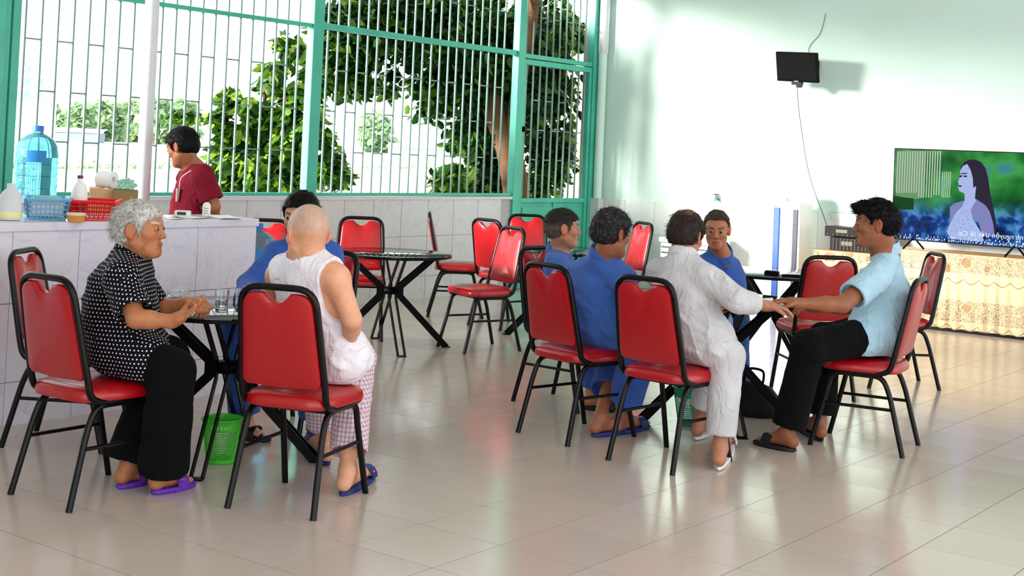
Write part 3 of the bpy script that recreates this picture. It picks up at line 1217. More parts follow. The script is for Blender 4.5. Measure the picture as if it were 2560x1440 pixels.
# black bag on the floor under the right table
q = on_plane(1880, 1045, 0)
bgm = B().lathe([(.001, 0), (.13, .004), (.15, .05), (.14, .12), (.10, .17), (.05, .19), (.001, .195)], n=28)
bag = empty('black_bag', 'slumped black bag on the floor under the right table beside the polo man feet', 'bag', (q.x - .05, q.y + .1, 0))
auto(bgm.obj('bag_body', mat('bag_cloth', rgb(12, 12, 14), .8, bump=.5, bscale=30), bag, True), 80)
bag.children[0].scale = (1.15, .8, 1)
B().tube(cat([(-.06, 0, .18), (-.05, .02, .26), (.05, .02, .26), (.06, 0, .18)], 6), .008).obj('handle', 'black_metal', bag, True)

# ================================================================== ON THE COUNTER
CT = 1.031


def water_bottle(label, x, y, z, group='blue water bottles'):
    b = empty('water_bottle', label, 'bottle', (x, y, z), 0, group)
    pr = [(.001, 0), (.12, .004), (.132, .02), (.135, .06), (.135, .09), (.128, .10), (.135, .11), (.135, .17), (.127, .18), (.135, .19), (.135, .245), (.128, .255), (.135, .265), (.135, .32), (.128, .37), (.105, .415), (.06, .445), (.035, .455), (.032, .475)]
    auto(B().lathe(pr, n=40, caps=False).obj('body', 'bottle_blue', b, True), 80)
    auto(B().lathe([(.033, .468), (.036, .47), (.036, .505), (.001, .507)], n=24, caps=False).obj('cap', mat('cap_blue', rgb(30, 110, 200), .4), b, True))
    lb = []
    n = 14
    vs, fs = [], []
    for i in range(n + 1):
        a = -1.05 + .9 * i / n
        for zz in (.27, .345):
            vs.append((.1375 * math.cos(a), .1375 * math.sin(a), zz))
    fs = [(2 * i, 2 * i + 2, 2 * i + 3, 2 * i + 1) for i in range(n)]
    new_obj('label_sticker', vs, fs, mat('label_blue', rgb(30, 130, 200), .5), b, True)
    auto(B().lathe([(.001, .006), (.118, .008), (.129, .03), (.130, .30), (.001, .30)], n=32).obj('water', 'water', b, True))
    return b


water_bottle('big pale blue water bottle standing upright at the left end of counter', -7.72, 5.16, CT) if False else None
wb1 = at(86, 500, 8.85)
water_bottle('large translucent blue water bottle on the counter before the green post', wb1.x, min(wb1.y, 4.4 + .0) if False else wb1.y, CT)
wb2 = at(641, 640, 9.0)
st = empty('bottle_stand', 'low white stand under the water bottle past the counter end', 'stand', (wb2.x, wb2.y, 0))
B().box(-.16, .16, -.16, .16, .41, .45, .008).obj('top', 'white_plastic', st)
for x in (-.13, .13):
    for y in (-.13, .13):
        B().box(x - .02, x + .02, y - .02, y + .02, 0, .41).obj('leg', 'white_plastic', st)
water_bottle('blue water bottle on a low stand beyond the counter end near man in blue', wb2.x, wb2.y, .451)


def crate(name, label, x, y, rz, w, d, h, m, group=None, z=CT):
    b = empty(name, label, 'basket', (x, y, z), rz, group)
    g = B()
    f = .86
    def P(i, t, zz):      # wall i param t
        s = f + (1 - f) * zz / h
        c = [(-w / 2, -d / 2), (w / 2, -d / 2), (w / 2, d / 2), (-w / 2, d / 2)]
        a, q = c[i], c[(i + 1) % 4]
        return ((a[0] + (q[0] - a[0]) * t) * s, (a[1] + (q[1] - a[1]) * t) * s, zz)
    for i in range(4):
        n = 14 if i % 2 == 0 else 9
        for k in range(n + 1):
            g.tube([P(i, k / n, .012), P(i, k / n, h * .88)], .0035 if k % n else .007, 5)
    for zz in (.012, .03, h * .28, h * .5, h * .72, h * .88):
        g.tube([P(i, 0, zz) for i in range(4)], .0045, 5, True)
    g.obj('lattice', m, b)
    r = B()
    for i in range(4):
        r.tube([P(i, 0, h * .95), P(i, 1, h * .95)], .011, 6)
    r.obj('rim', m, b)
    g = B()
    g.box(-w / 2 * f, w / 2 * f, -d / 2 * f, d / 2 * f, 0, .006)
    g.obj('base', m, b)
    return b


mat('basket_blue', rgb(112, 176, 214), .4)
mat('basket_red', rgb(226, 22, 34), .4)
pb = on_plane(108, 548, CT)
b1 = crate('plastic_basket', 'light blue slotted plastic basket on the counter below the big water bottle', pb.x - .05, pb.y + .05, -.55, .30, .22, .115, 'basket_blue')
pr_ = on_plane(212, 549, CT)
b2 = crate('plastic_basket', 'red slotted plastic basket on the counter with bottle in it', pr_.x - .02, pr_.y + .08, -.75, .34, .24, .105, 'basket_red')
for (u, v, c, sx) in ((100, 505, 'paper', .2), (135, 506, 'green_sheet', .16)):
    if c == 'green_sheet':
        mat('green_sheet', rgb(120, 170, 120), .6)
pt = at(118, 506, 7.45)
sh = empty('papers', 'stack of white and green papers lying in the blue basket', 'papers', (pb.x - .05, pb.y + .05, CT + .02), -.55)
B().box(-.11, .09, -.08, .08, 0, .09, .003).obj('paper_stack', 'paper', sh)
B().box(-.05, .12, -.07, .06, .092, .10, .003).obj('green_folder', 'green_sheet', sh)
# bottle in the red basket
RB_ = 0
bb = empty('sauce_bottle', 'white-topped bottle of dark red drink rising from the red basket', 'bottle', (pr_.x - .06, pr_.y + .0, CT + .008))
auto(B().lathe([(.001, 0), (.042, .002), (.044, .07), (.044, .085)], n=24, caps=False).obj('drink', mat('dark_red', rgb(120, 16, 20), .2), bb, True))
auto(B().lathe([(.044, .085), (.044, .14), (.034, .175), (.015, .195), (.014, .215)], n=24, caps=False).obj('bottle_body', 'white_plastic', bb, True))
auto(B().lathe([(.016, .213), (.016, .23), (.001, .232)], n=16, caps=False).obj('cap', mat('brown_cap', rgb(110, 50, 44), .5), bb, True))
# orange tub
po = on_plane(185, 556, CT)
ob = empty('food_tub', 'small round amber tub with pale lid in front of red basket', 'tub', (po.x - .04, po.y + .04, CT))
auto(B().lathe([(.001, 0), (.043, .001), (.048, .035)], n=28, caps=False).obj('tub_body', mat('amber', rgb(222, 150, 64), .35), ob, True))
auto(B().lathe([(.050, .035), (.050, .044), (.046, .048), (.001, .049)], n=28, caps=False).obj('lid', mat('pale_lid', rgb(236, 214, 182), .4), ob, True))
# cartons
pc1 = at(262, 510, 8.2)
k1 = empty('cardboard_box', 'tan cardboard box behind the red basket', 'box', (pc1.x, pc1.y, CT), -.6)
B().box(-.15, .15, -.09, .09, 0, .145, .002).obj('carton', 'carton', k1)
B().box(-.15, .15, -.01, .01, .145, .147).obj('tape', 'paper', k1)
pc2 = at(312, 510, 8.1)
k2 = empty('cardboard_box', 'dark olive cardboard box right of the tan one, by the round post', 'box', (pc2.x, pc2.y, CT), -.6)
B().box(-.07, .07, -.07, .07, 0, .145, .002).obj('carton', 'carton_dark', k2)
B().box(-.012, .012, -.072, -.069, .0, .14).obj('tape', 'carton', k2)
# plastic bag and paper roll on the cartons
pg = empty('plastic_bag', 'crumpled pale green plastic bag lying on the olive box', 'bag', (pc2.x, pc2.y, CT + .148))
random.seed(5)
bm = bmesh.new()
bmesh.ops.create_icosphere(bm, subdivisions=3, radius=1)
for v in bm.verts:
    q = 1 + .25 * math.sin(v.co.x * 7 + v.co.y * 5) * math.sin(v.co.z * 6 + 1)
    v.co = Vector((v.co.x * .07 * q, v.co.y * .05 * q, max(0, v.co.z * .045 * q + .02)))
vs = [v.co[:] for v in bm.verts]
fs = [tuple(v.index for v in f.verts) for f in bm.faces]
bm.free()
new_obj('bag_film', vs, fs, mat('green_film', rgb(176, 232, 204), .2, trans=.4, ior=1.1), pg)
tr = empty('paper_roll', 'white roll of paper resting on the tan cardboard box', 'paper roll', (pc1.x - .02, pc1.y + .02, CT + .147 + .05), .3)
rl = auto(B().lathe([(.018, -.05), (.05, -.05), (.05, .05), (.018, .05), (.018, -.05)], n=28, caps=False).obj('roll', 'paper', tr, True), 40)
rl.rotation_euler = (0, PI / 2, 0)
# plastic jug far left
pj = on_plane(16, 552, CT)
jg = empty('plastic_jug', 'frosted white jug with a little yellow liquid at the left edge of the counter', 'jug', (pj.x - .05, pj.y + .05, CT))
auto(B().lathe([(.001, 0), (.055, .002), (.06, .02), (.058, .12), (.04, .15), (.022, .165), (.022, .19), (.001, .192)], n=28, caps=False).obj('jug_body', mat('frost', rgb(245, 247, 248), .4, trans=.3, ior=1.1), jg, True))
auto(B().lathe([(.056, .01), (.0615, .02), (.0612, .045), (.056, .046)], n=28, caps=False).obj('yellow_liquid', mat('yellow_l', rgb(240, 236, 160), .3), jg, True))
# shakers and stapler-like things near the standing man
ps = on_plane(517, 543, CT)
sk1 = empty('white_shaker', 'upright white plastic bottle with printed lines before the maroon shirt', 'bottle', (ps.x - .03, ps.y + .02, CT))
auto(B().lathe([(.001, 0), (.024, .001), (.024, .06), (.022, .075), (.012, .086), (.001, .088)], n=24, caps=False).obj('bottle_body', 'white_plastic', sk1, True))
for i in range(3):
    n = 8
    vs = []
    base_a = math.atan2(-ps.y, -ps.x)
    for k in range(n + 1):
        a = base_a - .5 + k / n
        for zz in (.05 - .014 * i, .053 - .014 * i):
            vs.append((.0247 * math.cos(a), .0247 * math.sin(a), zz))
    new_obj('printed_line', vs, [(2 * k, 2 * k + 2, 2 * k + 3, 2 * k + 1) for k in range(n)], 'knob2', sk1)
pn = on_plane(458, 542, CT)
nh = empty('white_container', 'small white box with a dark window on the counter near the name badge', 'box', (pn.x - .03, pn.y + .02, CT), .65)
B().box(-.045, .045, -.03, .03, 0, .036, .008).obj('box_body', 'white_plastic', nh)
B().box(-.026, .026, -.0312, -.029, .010, .028).obj('window', 'knob2', nh)
# paper sheets spread on the counter
for i, (u, v, a, lab) in enumerate(((430, 548, .4, 'white paper sheet on the counter right of the elder head'), (500, 546, .1, 'white paper sheet on the counter under the white bottle'), (590, 548, -.2, 'white paper sheet curling at the right corner of the counter'))):
    q = on_plane(u, v, CT)
    s_ = empty('paper_sheet', lab, 'paper', (q.x - .08, q.y, CT), a)
    vs = [(x * .03 - .1, y * .03 - .075, .0015 + (.012 * ((x - 4) / 4) ** 2 if i == 2 else .003 * math.sin(x))) for y in range(6) for x in range(8)]
    vs = [(x, y, max(z, .0008)) for x, y, z in vs]
    new_obj('sheet', vs, [(y * 8 + x, y * 8 + x + 1, y * 8 + x + 9, y * 8 + x + 8) for y in range(5) for x in range(7)], 'paper', s_, True)

# ================================================================== OUTSIDE
gm = mat('ground_pale', rgb(226, 224, 216), .9)
t = NT(gm)
geo = t.n('ShaderNodeNewGeometry')
f = t.noise(.12, 5, geo.outputs['Position'])
f2 = t.noise(1.5, 4, geo.outputs['Position'])
c = t.ramp(f, [(.35, rgb(232, 230, 222)), (.55, rgb(206, 204, 190)), (.62, rgb(176, 190, 140))])
t.l(t.mix(t.math('MULTIPLY', f2, .3), c, rgb(244, 242, 236)), t.b.inputs['Base Color'])
struct(B().box(-460, XW - .14, -60, 460, -.5, -.25).obj('outdoor_ground_1', gm))  # slab of pale ground outside the building


def leafmat(name, c1, c2, c3):
    m = mat(name, c1, .45, spec=.3)
    t = NT(m)
    g = t.n('ShaderNodeNewGeometry')
    inf = t.n('ShaderNodeObjectInfo')
    r = t.math('FRACT', t.math('ADD', g.outputs['Random Per Island'], inf.outputs['Random']))
    col = t.ramp(r, [(0, c1), (.55, c2), (1, c3)])
    t.l(col, t.b.inputs['Base Color'])
    tr = t.n('ShaderNodeBsdfTranslucent')
    t.l(col, tr.inputs[0])
    mx = t.n('ShaderNodeMixShader')
    mx.inputs[0].default_value = .3
    out = [n for n in t.t.nodes if n.type == 'OUTPUT_MATERIAL'][0]
    t.l(t.b.outputs[0], mx.inputs[1])
    t.l(tr.outputs[0], mx.inputs[2])
    t.l(mx.outputs[0], out.inputs[0])
    return m


leafmat('leaf_dark', rgb(12, 36, 10), rgb(30, 66, 18), rgb(92, 126, 34))
leafmat('leaf_bright', rgb(20, 52, 14), rgb(58, 100, 26), rgb(140, 176, 52))
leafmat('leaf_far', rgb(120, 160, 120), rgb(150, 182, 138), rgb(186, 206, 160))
mat('bark', rgb(104, 74, 50), .9, var=.3, vscale=5, bump=.8, bscale=14)

LEAF = [(0, 0, 0), (.28, .35, .06), (.22, .75, .04), (0, 1, -.10), (-.22, .75, .04), (-.28, .35, .06), (0, .5, -.03)]
LF = [(0, 1, 6), (1, 2, 6), (2, 3, 6), (3, 4, 6), (4, 5, 6), (5, 0, 6)]
LA = np.array(LEAF)


def leaves(name, m, parent, clusters, size, seed, n_parts=0):
    rng = np.random.default_rng(seed)
    P, Sz = [], []
    for c, rad, n in clusters:
        m_ = max(3, n // 45)
        d = rng.normal(size=(m_, 3))
        d /= np.linalg.norm(d, axis=1)[:, None]
        q = d * (rng.random(m_) ** .4)[:, None] * 1.05
        pick = rng.integers(0, m_, n)
        s3 = (.13 + .22 * rng.random(m_))[pick][:, None]
        off = rng.normal(size=(n, 3)) * s3 * .6
        off[:, 2] -= np.abs(rng.normal(size=n)) * s3[:, 0] * .5
        P.append(np.array(c) + (q[pick] + off) * np.array(rad))
        Sz.append(size * (.6 + .8 * rng.random(n)))
    P = np.concatenate(P)
    Sz = np.concatenate(Sz)
    n = len(P)
    yaw = rng.random(n) * 2 * np.pi
    pit = -.2 - rng.random(n) * 1.1
    rol = rng.normal(size=n) * .7
    cy, sy, cp, sp, cr, sr = np.cos(yaw), np.sin(yaw), np.cos(pit), np.sin(pit), np.cos(rol), np.sin(rol)
    fwd = np.stack([cy * cp, sy * cp, sp], 1)
    rt = np.stack([-sy, cy, 0 * sy], 1)
    up = np.cross(rt, fwd)
    r2 = rt * cr[:, None] + up * sr[:, None]
    u2 = -rt * sr[:, None] + up * cr[:, None]
    V = P[:, None, :] + Sz[:, None, None] * (LA[None, :, 0:1] * r2[:, None] + LA[None, :, 1:2] * fwd[:, None] + LA[None, :, 2:3] * u2[:, None])
    if n_parts:
        dist = np.linalg.norm(P - np.array((0, 0, CH)), axis=1) / Sz
        idx = np.argsort(dist)
        sel, rest_ = idx[:n_parts], idx[n_parts:]
        lm = None
        for i in sel:
            if lm is None:
                o = new_obj('leaf', LEAF, LF, m, parent)
                lm = o.data
            else:
                o = bpy.data.objects.new('leaf', lm)
                COL.objects.link(o)
                o.parent = parent
            mt = Matrix(((r2[i][0], fwd[i][0], u2[i][0], P[i][0]), (r2[i][1], fwd[i][1], u2[i][1], P[i][1]), (r2[i][2], fwd[i][2], u2[i][2], P[i][2]), (0, 0, 0, 1)))
            o.matrix_local = mt @ Matrix.Scale(float(Sz[i]), 4)
        V = V[rest_]
        n = len(rest_)
    me = bpy.data.meshes.new(name)
    F = (np.array(LF)[None] + 7 * np.arange(n)[:, None, None]).reshape(-1, 3)
    fast_mesh(me, V.reshape(-1, 3), F)
    me.materials.append(M[m])
    o = bpy.data.objects.new(name, me)
    COL.objects.link(o)
    o.parent = parent
    o['kind'] = 'stuff'
    return o


def fast_mesh(me, V, F, smooth=False):
    V = np.ascontiguousarray(V, dtype=np.float32)
    F = np.ascontiguousarray(F, dtype=np.int32)
    k = F.shape[1]
    me.vertices.add(len(V))
    me.vertices.foreach_set('co', V.ravel())
    me.loops.add(F.size)
    me.loops.foreach_set('vertex_index', F.ravel())
    me.polygons.add(len(F))
    me.polygons.foreach_set('loop_start', np.arange(0, F.size, k, dtype=np.int32))
    if smooth:
        me.polygons.foreach_set('use_smooth', np.ones(len(F), dtype=bool))
    me.update(calc_edges=True)
    me.validate()


def cl(u, v, t, ru, rv, n, rd=None):
    s = t / FPX
    return (at(u, v, t), (ru * s, rd or ru * s, rv * s), n)


# big tree behind the grille
tb = at(1300, 480, 15.5)
tree = empty('mango_tree', 'large leafy tree with leaning brown trunk behind the grille and gate', 'tree', (0, 0, 0))
br = B()
g0_ = at(1318, 620, 15.5)
g0_.z = -.3
br.tube(cat([g0_, at(1290, 480, 15.5), at(1268, 380, 15.5), at(1228, 250, 15.5), at(1190, 120, 15.5), at(1160, -60, 15.5)], 6), [.16] * 5 + [.15] * 6 + [.13] * 8 + [.11] * 7 + [.09] * 5, 12)
br.tube(cat([at(1272, 400, 15.5), at(1290, 250, 15.4), at(1320, 100, 15.2), at(1340, -60, 15)], 6), .08, 10)
br.tube(cat([at(1200, 160, 15.5), at(1080, 60, 15.2), at(950, -20, 15)], 6), .06, 8)
auto(br.obj('trunk', 'bark', tree, True), 60)
C_ = []
C_ += [cl(1170, 90, 15.6, 140, 120, 1500), cl(1260, 180, 15.8, 110, 150, 1100), cl(1010, 30, 15.0, 150, 80, 1100), cl(880, 60, 14.6, 110, 90, 800),
       cl(850, 170, 14.4, 70, 90, 330), cl(1100, 240, 15.4, 90, 70, 420), cl(1350, 120, 16.4, 90, 170, 1100), cl(1370, 330, 16.6, 60, 150, 700),
       cl(1200, 330, 16.0, 100, 60, 420), cl(930, 190, 15.2, 60, 60, 130), cl(1180, 430, 16.0, 90, 50, 420), cl(1250, 380, 16.2, 60, 90, 320),
       cl(1000, 130, 15.4, 80, 50, 240), cl(1420, 60, 17, 60, 60, 250)]
C_ = [(c, r, int(n * 1.9)) for c, r, n in C_]
leaves('foliage', 'leaf_dark', tree, C_, .125, 11, 150)
# flowering bush outside the left grille
bush = empty('leafy_bush', 'tall bright leafy bush just outside the grille behind the man in maroon', 'bush', (0, 0, 0))
br = B()
q = at(680, 520, 13.6)
for (u, v) in ((600, 260), (660, 200), (720, 240), (560, 330), (760, 330)):
    r0_ = at(680, 560, 13.6)
    r0_.z = -.3
    br.tube(cat([r0_, at(670 + (u - 670) * .4, 400, 13.6), at(u, v, 13.6)], 6), .02, 6)
auto(br.obj('stem', 'bark', bush, True), 60)
C_ = [cl(670, 400, 13.4, 110, 80, 1100), cl(620, 300, 13.6, 80, 60, 480), cl(720, 290, 13.5, 70, 80, 420), cl(550, 260, 13.8, 50, 50, 110), cl(680, 170, 13.8, 70, 60, 170),
      cl(740, 130, 13.8, 50, 80, 160), cl(780, 420, 13.4, 70, 60, 330), cl(590, 400, 13.4, 60, 70, 300), cl(800, 350, 13.6, 50, 40, 130), cl(470, 300, 16, 40, 40, 120), cl(760, 220, 13.8, 50, 60, 150)]
C_ = [(c, r, int(n * 1.2)) for c, r, n in C_]
leaves('foliage', 'leaf_bright', bush, C_, .135, 12, 150)
# inner shade of the bush put into darker leaf colour near its heart
leaves('foliage', 'leaf_dark', bush, [cl(670, 410, 13.6, 95, 70, 1300), cl(700, 320, 13.7, 60, 60, 400)], .14, 13)
# small shrubs by the path
for i, (u, v, t_, ru, rv, n, lab) in enumerate(((1120, 440, 15.0, 50, 40, 260, 'low shrub with narrow leaves beneath the big tree crown'),
                                                (840, 400, 14.6, 40, 40, 170, 'thin sprig of leaves right of the green middle post'))):
    s_ = empty('shrub', lab, 'shrub', (0, 0, 0))
    c0 = at(u, v, t_)
    b0 = Vector((c0.x, c0.y, -.3))
    auto(B().tube([b0, c0], .012, 6).obj('stem', 'bark', s_, True), 60)
    leaves('foliage', 'leaf_bright', s_, [cl(u, v, t_, ru, rv, n)], .15, 20 + i)
# distant tree line
rng = random.Random(4)
for i in range(9):
    u = 20 + i * 62 if i < 8 else 940
    t_ = 280 + (i % 3) * 22
    h = 300 - rng.random() * 26 if i < 8 else 318
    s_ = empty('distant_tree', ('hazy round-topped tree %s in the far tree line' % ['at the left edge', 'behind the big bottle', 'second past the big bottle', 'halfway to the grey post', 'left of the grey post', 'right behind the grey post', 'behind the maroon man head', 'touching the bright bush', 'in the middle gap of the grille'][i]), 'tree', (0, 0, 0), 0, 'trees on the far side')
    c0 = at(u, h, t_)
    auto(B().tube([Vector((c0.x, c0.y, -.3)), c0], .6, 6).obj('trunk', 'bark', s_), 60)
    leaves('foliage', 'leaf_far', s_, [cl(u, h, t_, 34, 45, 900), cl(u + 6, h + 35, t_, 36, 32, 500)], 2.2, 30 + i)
# grass strip and far sheds
gs = B()
random.seed(9)
a, b = at(40, 415, 1), 0
for i in range(2600):
    u = -40 + random.random() * 1340
    v = 408 + random.random() * 14
    d = CW + (u - CXP) / FPX * CR - (v - CYP) / FPX * CU
    t_ = (-.25 - CH) / d.z
    p = Vector((0, 0, CH)) + d * t_
    if t_ < 0:
        continue
    w = .12 + random.random() * .3
    gs.add([(p.x - w, p.y, p.z), (p.x + w, p.y, p.z), (p.x + w * .3, p.y + .1, p.z + .1 + .3 * random.random())], [(0, 1, 2)])
g_ = gs.obj('grass', 'leaf_far')
g_['kind'] = 'stuff'
tag(g_, 'strip of pale green grass across the bright ground outside', 'grass')
for i, (u, v, t_, w, h, c_, lab) in enumerate(((150, 348, 240, 14, 1.7, rgb(120, 130, 150), 'low dark shed below the far trees, left of the grey post'), (1060, 352, 230, 12, 1.5, rgb(150, 170, 180), 'low bluish shed seen beneath the tree'))):
    c0 = at(u, v, t_)
    e = empty('shed', lab, 'shed', (c0.x, c0.y, -.25), YAW * -1)
    mw = mat('shed_wall_%d' % i, c_, .8)
    B().box(-w / 2, w / 2, 0, 3, 0, h).obj('wall', mw, e)
    B().add([(-w / 2 - .3, -.3, h), (w / 2 + .3, -.3, h), (w / 2 + .3, 3.3, h + .7), (-w / 2 - .3, 3.3, h + .7), (-w / 2 - .3, -.3, h + .1), (w / 2 + .3, -.3, h + .1), (w / 2 + .3, 3.3, h + .8), (-w / 2 - .3, 3.3, h + .8)],
            [(0, 1, 2, 3), (7, 6, 5, 4), (0, 4, 5, 1), (1, 5, 6, 2), (2, 6, 7, 3), (3, 7, 4, 0)]).obj('roof', mat('shed_roof_%d' % i, rgb(170, 176, 184), .6), e)
# house at the right beyond the gate
hs = at(1440, 200, 24)
ho = empty('house', 'weathered beige house with small dark window seen through the gate', 'house', (hs.x, hs.y, -.25), .35)
mat('house_wall', rgb(206, 190, 160), .85, var=.2, vscale=1.5)
B().box(-1.0, 3.5, 0, 4, 0, 3.9).obj('wall', 'house_wall', ho)
B().box(-1.3, 3.8, -.3, 4.3, 3.9, 4.05).obj('roof', 'carton_dark', ho)
fw = B().box(-.6, .1, -.04, .02, 1.5, 2.2).obj('window_frame', 'white_plastic', ho)
B().box(-.54, .04, -.05, -.035, 1.56, 2.14).obj('pane', 'black_metal', fw)
B().box(.9, 1.7, -.03, .02, 0, 2.0).obj('door', 'wood', ho)
gw = at(1400, 500, 18.5)
"""low white wall by the path"""
pw_ = empty('garden_wall', 'low white plastered wall beside the path behind the gate', 'wall', (gw.x, gw.y, -.25), .25)
B().box(-.1, 3.5, 0, .15, 0, .75).obj('wall', mat('plaster', rgb(238, 236, 230), .8, var=.05), pw_)
B().box(-.14, 3.54, -.03, .18, .75, .80).obj('coping', 'plaster', pw_)
# far white building and mast at the left
fb = at(68, 215, 130)
f_ = empty('far_building', 'faint pale multi-storey building rising above trees at far left', 'building', (fb.x, fb.y, -.25), -YAW)
mat('far_wall', rgb(246, 244, 244), .8)
B().box(-1.9, 1.9, 0, 3, 0, fb.z + 1.2).obj('wall', 'far_wall', f_)
for r in range(3):
    B().box(-2.1, 2.1, -.3, 0, fb.z - 1 + r * 1.2, fb.z - .85 + r * 1.2).obj('balcony', 'bar_paint', f_)
    for c in range(3):
        wf = B().box(-1.5 + c * 1.2, -.9 + c * 1.2, -.06, .0, fb.z - .75 + r * 1.2, fb.z - .15 + r * 1.2).obj('window', 'bar_paint', f_)

# ================================================================== PEOPLE
_rng = np.random.default_rng(42)
_LAT = _rng.random((32, 32, 32)).astype(np.float32)


def vnoise(x, y, z):
    xi, yi, zi = np.floor(x).astype(int), np.floor(y).astype(int), np.floor(z).astype(int)
    fx, fy, fz = x - xi, y - yi, z - zi
    fx, fy, fz = [f * f * (3 - 2 * f) for f in (fx, fy, fz)]
    x0, y0, z0 = xi & 31, yi & 31, zi & 31
    x1, y1, z1 = (xi + 1) & 31, (yi + 1) & 31, (zi + 1) & 31
    L = _LAT
    a = L[x0, y0, z0] * (1 - fx) + L[x1, y0, z0] * fx
    b = L[x0, y1, z0] * (1 - fx) + L[x1, y1, z0] * fx
    c = L[x0, y0, z1] * (1 - fx) + L[x1, y0, z1] * fx
    d = L[x0, y1, z1] * (1 - fx) + L[x1, y1, z1] * fx
    return (a * (1 - fy) + b * fy) * (1 - fz) + (c * (1 - fy) + d * fy) * fz


def V3(v):
    return np.array(v, dtype=float)


class Prim:
    """capsule (cone) a->b radii ra, rb, optionally flattened; or ellipsoid c with axes"""

    def __init__(s, kind, *a, k=.02, op='u'):
        s.kind, s.a, s.k, s.op = kind, a, k, op

    def bbox(s, pad):
        if s.kind == 'cap':
            a, b, ra, rb = s.a[:4]
            r = max(ra, rb) + pad
            return np.minimum(a, b) - r, np.maximum(a, b) + r
        if s.kind == 'ell':
            c, R, r = s.a
            e = max(r) + pad
            return c - e, c + e
        if s.kind == 'fn':
            return s.a[1] - pad, s.a[2] + pad

    def d(s, X, Y, Z):
        if s.kind == 'cap':
            a, b, ra, rb = s.a[:4]
            ab = b - a
            L = max(ab @ ab, 1e-9)
            px, py, pz = X - a[0], Y - a[1], Z - a[2]
            t = np.clip((px * ab[0] + py * ab[1] + pz * ab[2]) / L, 0, 1)
            return np.sqrt((px - t * ab[0]) ** 2 + (py - t * ab[1]) ** 2 + (pz - t * ab[2]) ** 2) - (ra + (rb - ra) * t)
        if s.kind == 'ell':
            c, R, r = s.a
            px, py, pz = X - c[0], Y - c[1], Z - c[2]
            q = [(px * R[0, i] + py * R[1, i] + pz * R[2, i]) for i in range(3)]
            k0 = np.sqrt(sum((q[i] / r[i]) ** 2 for i in range(3)))
            k1 = np.sqrt(sum((q[i] / r[i] ** 2) ** 2 for i in range(3))) + 1e-9
            return k0 * (k0 - 1) / k1
        if s.kind == 'fn':
            return s.a[0](X, Y, Z)


def cap(a, b, ra, rb, k=.02, op='u'):
    return Prim('cap', V3(a), V3(b), ra, rb, k=k, op=op)


def ell(c, R, r, k=.02, op='u'):
    return Prim('ell', V3(c), np.array(R, dtype=float), V3(r), k=k, op=op)


def axis(lo, hi, h, zones):
    """coarse step h with finer steps inside zones [(a,b,hf)]"""
    out = [lo]
    x = lo
    while x < hi:
        s = h
        for a, b, hf in zones:
            if a - h < x < b:
                s = min(s, hf)
        x += s
        out.append(x)
    return np.array(out)


